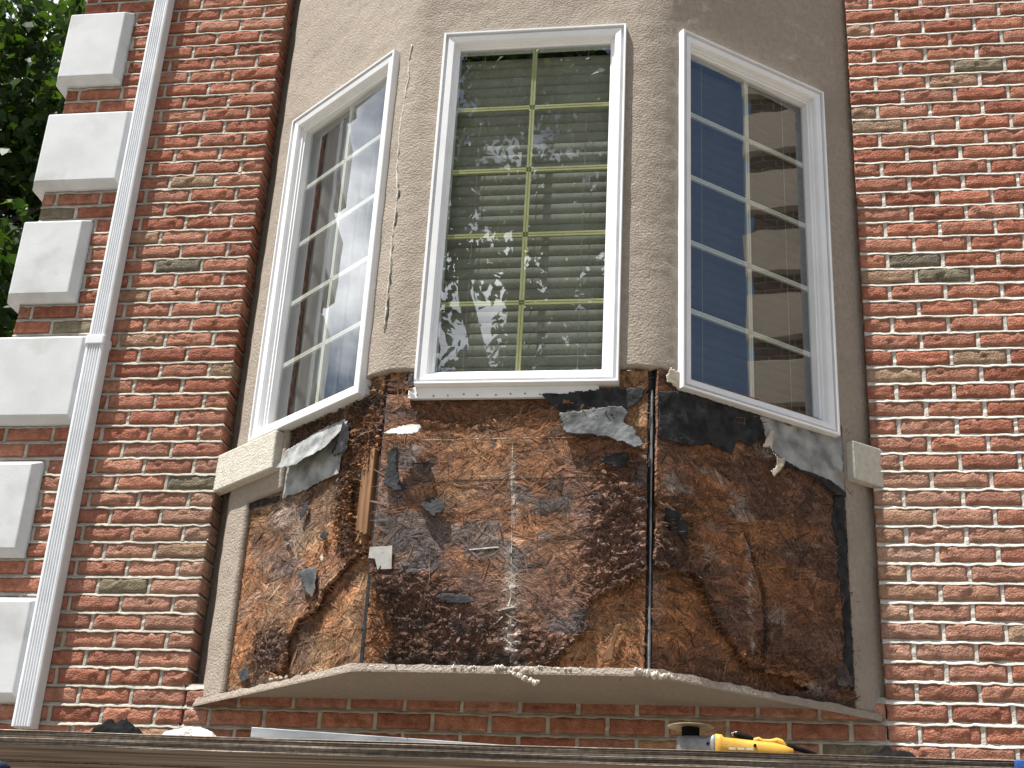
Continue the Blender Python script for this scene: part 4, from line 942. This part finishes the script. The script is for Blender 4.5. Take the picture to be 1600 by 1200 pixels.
# ------------------------------------------------------------------ scaffold planks and what lies on them
PZ = lambda x: -.4235-.0034*(x+.14)
def plank(y0, y1, label, dz=0.):
    root = empty('scaffold_plank', (0, (y0+y1)/2, PZ(0)+dz), label, 'plank', 'scaffold planks')
    T = .042; nl = 14; prof = [(y1, 0.), (y1, -T)]
    front = []
    for i in range(nl):
        za, zb_ = -T+T*i/nl, -T+T*(i+1)/nl; g = random.uniform(0, .0035)
        front += [(y0+.003, za+.0003), (y0+g, za+.0011), (y0+g, zb_-.0011), (y0+.003, zb_-.0003)]
    xs = np.linspace(-2.5, 2.2, 420); v = []; f = []; vc = []
    tone = [random.uniform(.35, 1.0) for _ in range(nl)]
    ring = [(y1, 0.), (y1, -T)]+front
    n = len(ring)
    R0 = np.arange(n)[None, :]; XX = xs[:, None]+0*R0; lv = np.maximum(R0-2, 0)//4+0*XX.astype(int)
    wv = (fbm(XX*3.+R0*.7, y0*9+R0*1.3+0*XX, 3)-.5)*.004*(R0 >= 2)
    tn = np.where(np.isin((R0-2) % 4, (1, 2)), np.array(tone)[lv], .12)*(.25+1.5*fbm(XX*2.4+lv*13.1, lv*3.7+y0*4, 3)**1.6)
    vc = (tn[..., None]*np.array((.55, .45, .36))).reshape(-1, 3)
    sag = (fbm(xs*2.2, xs*0+y0*5., 2)-.5)*.004
    yy = np.array([q[0] for q in ring])[None, :]+wv; zz = np.array([q[1] for q in ring])[None, :]+(PZ(xs)+dz+sag)[:, None]
    v = np.stack([XX, yy, zz], -1).reshape(-1, 3).tolist()
    side = MB(); 
    for q in range(len(xs)-1):
        for r in range(2, n-1): f.append((q*n+r, (q+1)*n+r, (q+1)*n+r+1, q*n+r+1))
    mesh('veneer_edge', v, f, M['strand'], root, False, np.array(vc))
    v2 = []; f2 = []
    for q, x in enumerate(xs):
        b_ = v[q*n+2]; t_ = v[q*n+n-1]; v2 += [(x, t_[1], t_[2]), (x, y1, t_[2]), (x, y1, b_[2]), (x, b_[1], b_[2])]
    for q in range(len(xs)-1):
        for r in range(3): f2.append((q*4+r, (q+1)*4+r, (q+1)*4+r+1, q*4+r+1)[::-1])
    f2 += [(0, 1, 2, 3), tuple(4*(len(xs)-1)+r for r in (3, 2, 1, 0))]
    mesh('plank_body', v2, f2, M['plank'], root)
    return root
random.seed(5)
plank(-1.2, -.96, 'weathered scaffold plank nearest the camera along the bottom edge')
plank(-.95, -.71, 'second scaffold plank behind the front one, seen from below', -.004)

# aluminium bar lying across the plank
xa = hitY(394, 1140, -1.17)[0]; xb_ = hitY(862, 1165, -.985)[0]
A = Vector((xa, -1.168, PZ(xa)+.0005)); B = Vector((xb_, -.985, PZ(xb_)+.0005)); dr = (B-A).normalized(); sd = Vector((-dr.y, dr.x, 0)).normalized()
bar = empty('aluminium_bar', tuple(A), 'grey aluminium box-section bar lying on the front plank', 'bar')
def ob_box(A, B, sd, w, h, z0): 
    r = []
    for zz in (z0, z0+h):
        for p, s in ((A, -1), (B, -1), (B, 1), (A, 1)):
            q = p+sd*(w/2*s); r.append((q.x, q.y, q.z+zz))
    return r
v = ob_box(A, B, sd, .05, .027, 0); v += ob_box(A, A+dr*.06, sd, .042, .020, .0035)
f = [(0, 3, 2, 1), (4, 5, 6, 7), (0, 1, 5, 4), (1, 2, 6, 5), (2, 3, 7, 6), (0, 4, 12, 8), (4, 7, 15, 12), (7, 3, 11, 15), (3, 0, 8, 11)]
bevel(mesh('tube', v, f, M['alu'], bar), .0015)
v = ob_box(A+dr*.02, A+dr*.025, sd, .0419, .0199, .0036); mesh('end_plug', v, BOXF, M['black'], bar)
C1 = A+dr*((B-A).length*.42); m_ = MB(); m_.tube([C1-sd*.027+Vector((0, 0, .014)), C1-sd*.0235+Vector((0, 0, .014))], .008, 14); m_.build('vial_plug', M['gear'], bar)

# angle grinder lying on the plank, disc upward
gx = hitY(1079, 1136, -1.09)[0]; gy = -1.09; gz = PZ(gx)
gr = empty('angle_grinder', (gx, gy, gz), 'yellow and grey angle grinder lying on the plank, disc upward', 'grinder')
def lathe(cx, cy, prof, n=32, axis='z', cz=0.):
    v = []; f = []
    for (r, h) in prof:
        for k in range(n):
            a = 2*math.pi*k/n; v.append((cx+r*math.cos(a), cy+r*math.sin(a), cz+h))
    for i in range(len(prof)-1):
        for k in range(n): f.append((i*n+k, i*n+(k+1) % n, (i+1)*n+(k+1) % n, (i+1)*n+k))
    f.append(tuple(range(n))[::-1]); f.append(tuple(range((len(prof)-1)*n, len(prof)*n)))
    return v, f
dz_ = hitY(1079, 1137, gy)[2]-gz
v, f = lathe(gx, gy, [(.060, dz_), (.060, dz_+.002), (.026, dz_+.0035), (.012, dz_+.0035), (.012, dz_+.007), (.008, dz_+.008)], 40, cz=gz); mesh('disc', v, f, M['disc'], gr)
v, f = lathe(gx, gy, [(.022, dz_-.022), (.0235, dz_-.020), (.0235, dz_-.016), (.021, dz_-.015), (.0235, dz_-.013), (.0235, dz_-.009), (.021, dz_-.008), (.0235, dz_-.006), (.0235, dz_-.001)], 28, cz=gz); mesh('flange', v, f, M['black'], gr)
# gear head: tapering casting
def loft_x(secs, n=20):
    v = []; f = []
    for (x, zc_, ry, rz, sq) in secs:
        for k in range(n):
            a = 2*math.pi*k/n; c_, s_ = math.cos(a), math.sin(a); e = sq
            v.append((gx+x, gy+ry*math.copysign(abs(c_)**e, c_), gz+zc_+rz*math.copysign(abs(s_)**e, s_)))
    for i in range(len(secs)-1):
        for k in range(n): f.append((i*n+k, (i+1)*n+k, (i+1)*n+(k+1) % n, i*n+(k+1) % n))
    f.append(tuple(range(n))); f.append(tuple(range((len(secs)-1)*n, len(secs)*n))[::-1]); return v, f
hz = dz_-.022
v, f = loft_x([(-.036, hz*.52, .018, hz*.36, .6), (-.030, hz*.5, .028, hz*.47, .55), (-.005, hz*.5, .033, hz*.5, .5), (.022, hz*.48, .034, hz*.5, .5), (.030, hz*.46, .034, hz*.42, .5), (.058, hz*.50, .036, hz*.56, .55), (.064, hz*.50, .036, hz*.56, .55)]); o = mesh('gear_head', v, f, M['gear'], gr, True)
v, f = loft_x([(.064, hz*.50, .037, hz*.60, .6), (.080, hz*.50, .037, hz*.58, .65), (.086, hz*.46, .034, hz*.50, .7), (.150, hz*.40, .033, hz*.46, .75), (.215, hz*.34, .031, hz*.42, .75), (.240, hz*.30, .027, hz*.36, .8), (.262, hz*.26, .017, hz*.26, .8)]); mesh('body', v, f, M['yellow'], gr, True)
v, f = loft_x([(.150, hz*.80, .010, hz*.10, .8), (.175, hz*.90, .013, hz*.14, .8), (.185, hz*.82, .013, hz*.12, .8), (.205, hz*.80, .013, hz*.14, .8), (.222, hz*.86, .013, hz*.16, .8), (.236, hz*.74, .012, hz*.2, .8), (.246, hz*.5, .010, hz*.2, .8)]); mesh('handle_ridge', v, f, M['yellow'], gr, True)
m_ = MB(); m_.tube([(gx+.112, gy-.006, gz+hz*1.12), (gx+.125, gy-.006, gz+hz*1.10), (gx+.155, gy-.006, gz+hz*.92), (gx+.158, gy-.006, gz+hz*.84)], [.006, .009, .009, .007], 8); m_.build('paddle_switch', M['black'], gr, True)
m_ = MB(); m_.tube([(gx+.110, gy-.006, gz+hz*1.04), (gx+.106, gy-.006, gz+hz*1.16), (gx+.118, gy-.006, gz+hz*1.22), (gx+.150, gy-.006, gz+hz*1.05)], .0022, 6); m_.build('guard_wire', M['alu'], gr, True)
for (x_, z_) in ((.046, .55), (.165, .52)):
    m_ = MB(); m_.tube([(gx+x_, gy-.040, gz+hz*z_), (gx+x_, gy-.030, gz+hz*z_)], .004, 8); m_.build('screw', M['black'], gr)
m_ = MB(); pts = [(gx+.236, gy, gz+hz*.62), (gx+.26, gy+.002, gz+hz*.62), (gx+.290, gy+.006, gz+hz*.48), (gx+.315, gy+.012, gz+hz*.34), (gx+.335, gy+.02, gz+.010), (gx+.37, gy+.05, gz+.006), (gx+.38, gy+.12, gz+.006)]
m_.tube(pts, [.008, .0075, .007, .0065, .004, .004, .004], 10); m_.build('cord', M['black'], gr, True)
# printed rating label
v, f = [], []
for i in range(3):
    x0_ = gx+.098+i*.022; o_ = mesh('label_print', [(x0_, gy-.0345, gz+hz*.30), (x0_+.018, gy-.0345, gz+hz*.29), (x0_+.018, gy-.0340, gz+hz*.42), (x0_, gy-.0340, gz+hz*.43)], [(0, 1, 2, 3)], M['disc'], gr)

def heap(name, px0, px1, pyt, y, depth, hgt, mat, label, cat, seed, rough=.4):
    x0_, x1_ = hitY(px0, pyt, y)[0], hitY(px1, pyt, y)[0]; nx, ny = 46, 22; v = []
    X, Y = np.meshgrid(np.linspace(-1, 1, nx), np.linspace(-1, 1, ny), indexing='ij')
    rr = np.clip(1-np.abs(X)**2.6, 0, 1)*np.clip(1-np.abs(Y)**2.6, 0, 1)
    hh = hgt*rr**.6*(1-rough+rough*2*fbm(X*3.2+seed, Y*2+seed, 4))
    px_ = (x0_+x1_)/2+X*(x1_-x0_)/2+(fbm(X*3+seed, Y*3, 3)-.5)*.02; py_ = y+Y*depth/2+(fbm(X*3+9+seed, Y*3, 3)-.5)*.02
    base = np.array([[PZ(a) for a in r] for r in px_])
    top = np.stack([px_, py_, base+hh+.0008], -1).reshape(-1, 3)
    f = [(i*ny+j, (i+1)*ny+j, (i+1)*ny+j+1, i*ny+j+1) for i in range(nx-1) for j in range(ny-1)]
    o = mesh(name, top, f, mat, None, True); tag(o, label, cat); return o
heap('black_rag', 150, 226, 1135, -1.10, .10, .046, M['black'], 'crumpled black rag on the plank near the downspout', 'rag', 4.2, .55)
heap('foam_chunk', 256, 340, 1146, -1.11, .08, .034, M['foam'], 'white foam chunk on the plank left of the aluminium bar', 'foam', 9.1, .25)
heap('black_debris', 1345, 1432, 1178, -1.08, .10, .030, M['black'], 'low heap of black debris on the plank right of the grinder', 'debris', 14.6, .8)
# dark bundle and blue strap end just in front of the planks
X = hitY(-4, 1206, -1.5); m_ = MB(); blob(m_, X, .045, 3)
o = m_.build('navy_bundle', M['navy']); o.modifiers.new('s', 'SUBSURF').levels = 2; o.modifiers['s'].render_levels = 2
tag(o, 'dark navy cloth bundle at the bottom left corner below the plank', 'bundle')
X = hitY(1597, 1196, -1.21)
v = boxv(X[0]-.018, X[0]+.03, -1.225, -1.205, X[2]-.16, X[2]+.012); o = mesh('blue_strap', v, BOXF, M['blue']); bevel(o, .004)
tag(o, 'blue strap hanging over the plank at the bottom right corner', 'strap')

# ------------------------------------------------------------------ trees
def leaf_shape(kind):
    if kind == 'maple': return [(0, 0), (.30, .10), (.50, .42), (.24, .55), (0, 1.0), (-.24, .55), (-.50, .42), (-.30, .10)]
    return [(0, 0), (.26, .28), (.22, .62), (0, 1.0), (-.22, .62), (-.26, .28)]
def tree(name, base, lobes, nleaf, size, label, seed, kind='maple', trunk_r=.16, tops=None, green=1.):
    R_ = np.random.default_rng(seed); rr = random.Random(seed)
    root = empty(name, base, label, 'tree', 'trees around the house')
    mb = MB(); B0 = Vector(base); zc_ = min(l[2]-l[5]*.4 for l in lobes); cx = sum(l[0] for l in lobes)/len(lobes); cy = sum(l[1] for l in lobes)/len(lobes)
    fork = Vector((base[0]*.6+cx*.4, base[1]*.6+cy*.4, zc_))
    mb.tube([B0, B0.lerp(fork, .5)+Vector((.08, .05, 0)), fork], [trunk_r*1.25, trunk_r, trunk_r*.8], 10)
    clumps = []
    for l in lobes:
        c = Vector(l[:3]); mid = fork.lerp(c, .5)+Vector((rr.uniform(-.3, .3), rr.uniform(-.3, .3), rr.uniform(0, .3)))
        mb.tube([fork, mid, c, c+Vector((rr.uniform(-.3, .3), rr.uniform(-.3, .3), l[5]*.6))], [trunk_r*.6, trunk_r*.42, trunk_r*.25, .015], 7)
        for q in range(l[6] if len(l) > 6 else 16):
            d = R_.normal(size=3); d /= np.linalg.norm(d); rad = R_.uniform(.35, 1.0)
            p = np.array(l[:3])+d*np.array(l[3:6])*rad; clumps.append((p, R_.uniform(.22, .5)*min(l[3:6])*.55+.12))
            a = c.lerp(Vector(p), .15); mb.tube([a, a.lerp(Vector(p), .6)+Vector((0, 0, .08)), Vector(p)], [trunk_r*.13, trunk_r*.07, .006], 4, False)
    mb.build('trunk', M['bark'], root, True)
    sh = leaf_shape(kind); ns = len(sh); vs = np.zeros((nleaf*ns, 3)); cs = np.zeros((nleaf*ns, 3)); fs = []
    ci = R_.integers(0, len(clumps), nleaf)
    CP = np.array([c_[0] for c_ in clumps]); CR = np.array([c_[1] for c_ in clumps])
    o = CP[ci]+R_.normal(size=(nleaf, 3))*CR[ci][:, None]*np.array((.62, .62, .47)); sz = size*R_.uniform(.65, 1.25, nleaf)
    ax = R_.normal(size=(nleaf, 3)); ax[:, 2] -= .9; ax /= np.linalg.norm(ax, axis=1)[:, None]
    sd_ = np.cross(ax, R_.normal(size=(nleaf, 3))+np.array((0, 0, 1.2))); sd_ /= np.linalg.norm(sd_, axis=1)[:, None]+1e-9; nn = np.cross(sd_, ax)
    g = R_.random(nleaf)[:, None]; lc = np.concatenate([.045+.05*g, .10+.065*g, .018+.012*g], 1)*R_.uniform(.7, 1.2, nleaf)[:, None]*green
    for q, (a, b_) in enumerate(sh): vs[q::ns] = o+sz[:, None]*(sd_*a+ax*b_+nn*(.22*abs(a)-.12*b_*b_)); cs[q::ns] = lc
    fs = np.arange(nleaf*ns).reshape(nleaf, ns)
    mesh('crown', vs, fs, M['leaf'], root, False, cs)
    return root
tree('leafy_tree', (-6.4, 5.2, GROUND), [(-5.9, 4.6, 6.1, 1.5, 1.3, 1.3, 24), (-5.6, 4.4, 4.6, 1.3, 1.2, 1.2, 24), (-6.6, 4.8, 3.4, 1.6, 1.3, 1.2, 22), (-6.9, 5.0, 5.4, 1.5, 1.3, 1.5, 22), (-5.5, 4.6, 3.1, 1.0, .9, 1.0, 14), (-6.2, 5.6, 7.4, 1.6, 1.3, 1.3, 18)], 26000, .105, 'dark green leafy tree behind the brick corner at upper left', 3, 'maple', .15, green=.42)
tree('leafy_tree', (-2.6, -14.5, GROUND), [(-2.0, -13.6, 8.2, 2.0, 1.5, 2.0, 34), (-3.4, -13.2, 9.8, 1.9, 1.5, 2.0, 30), (-1.2, -13.4, 10.4, 1.8, 1.5, 1.9, 30), (-2.4, -13.6, 12.4, 2.0, 1.5, 1.7, 26), (-4.2, -13.8, 7.0, 1.6, 1.4, 1.7, 22), (-.2, -13.8, 7.4, 1.6, 1.4, 1.8, 22), (-2.2, -13.4, 6.0, 1.8, 1.3, 1.4, 24)], 24000, .17, 'tall tree whose leaves are mirrored in the centre window', 8, 'oval', .24, green=.4)
tree('leafy_tree', (-9.4, -1.0, GROUND), [(-9.2, -.9, 3.3, 1.1, 1.0, 1.2, 20), (-9.4, -.6, 4.4, .7, .7, .8, 12), (-9.0, -1.5, 2.6, 1.2, 1.0, 1.0, 14)], 9000, .13, 'small tree mirrored low in the left window', 12, 'oval', .10)
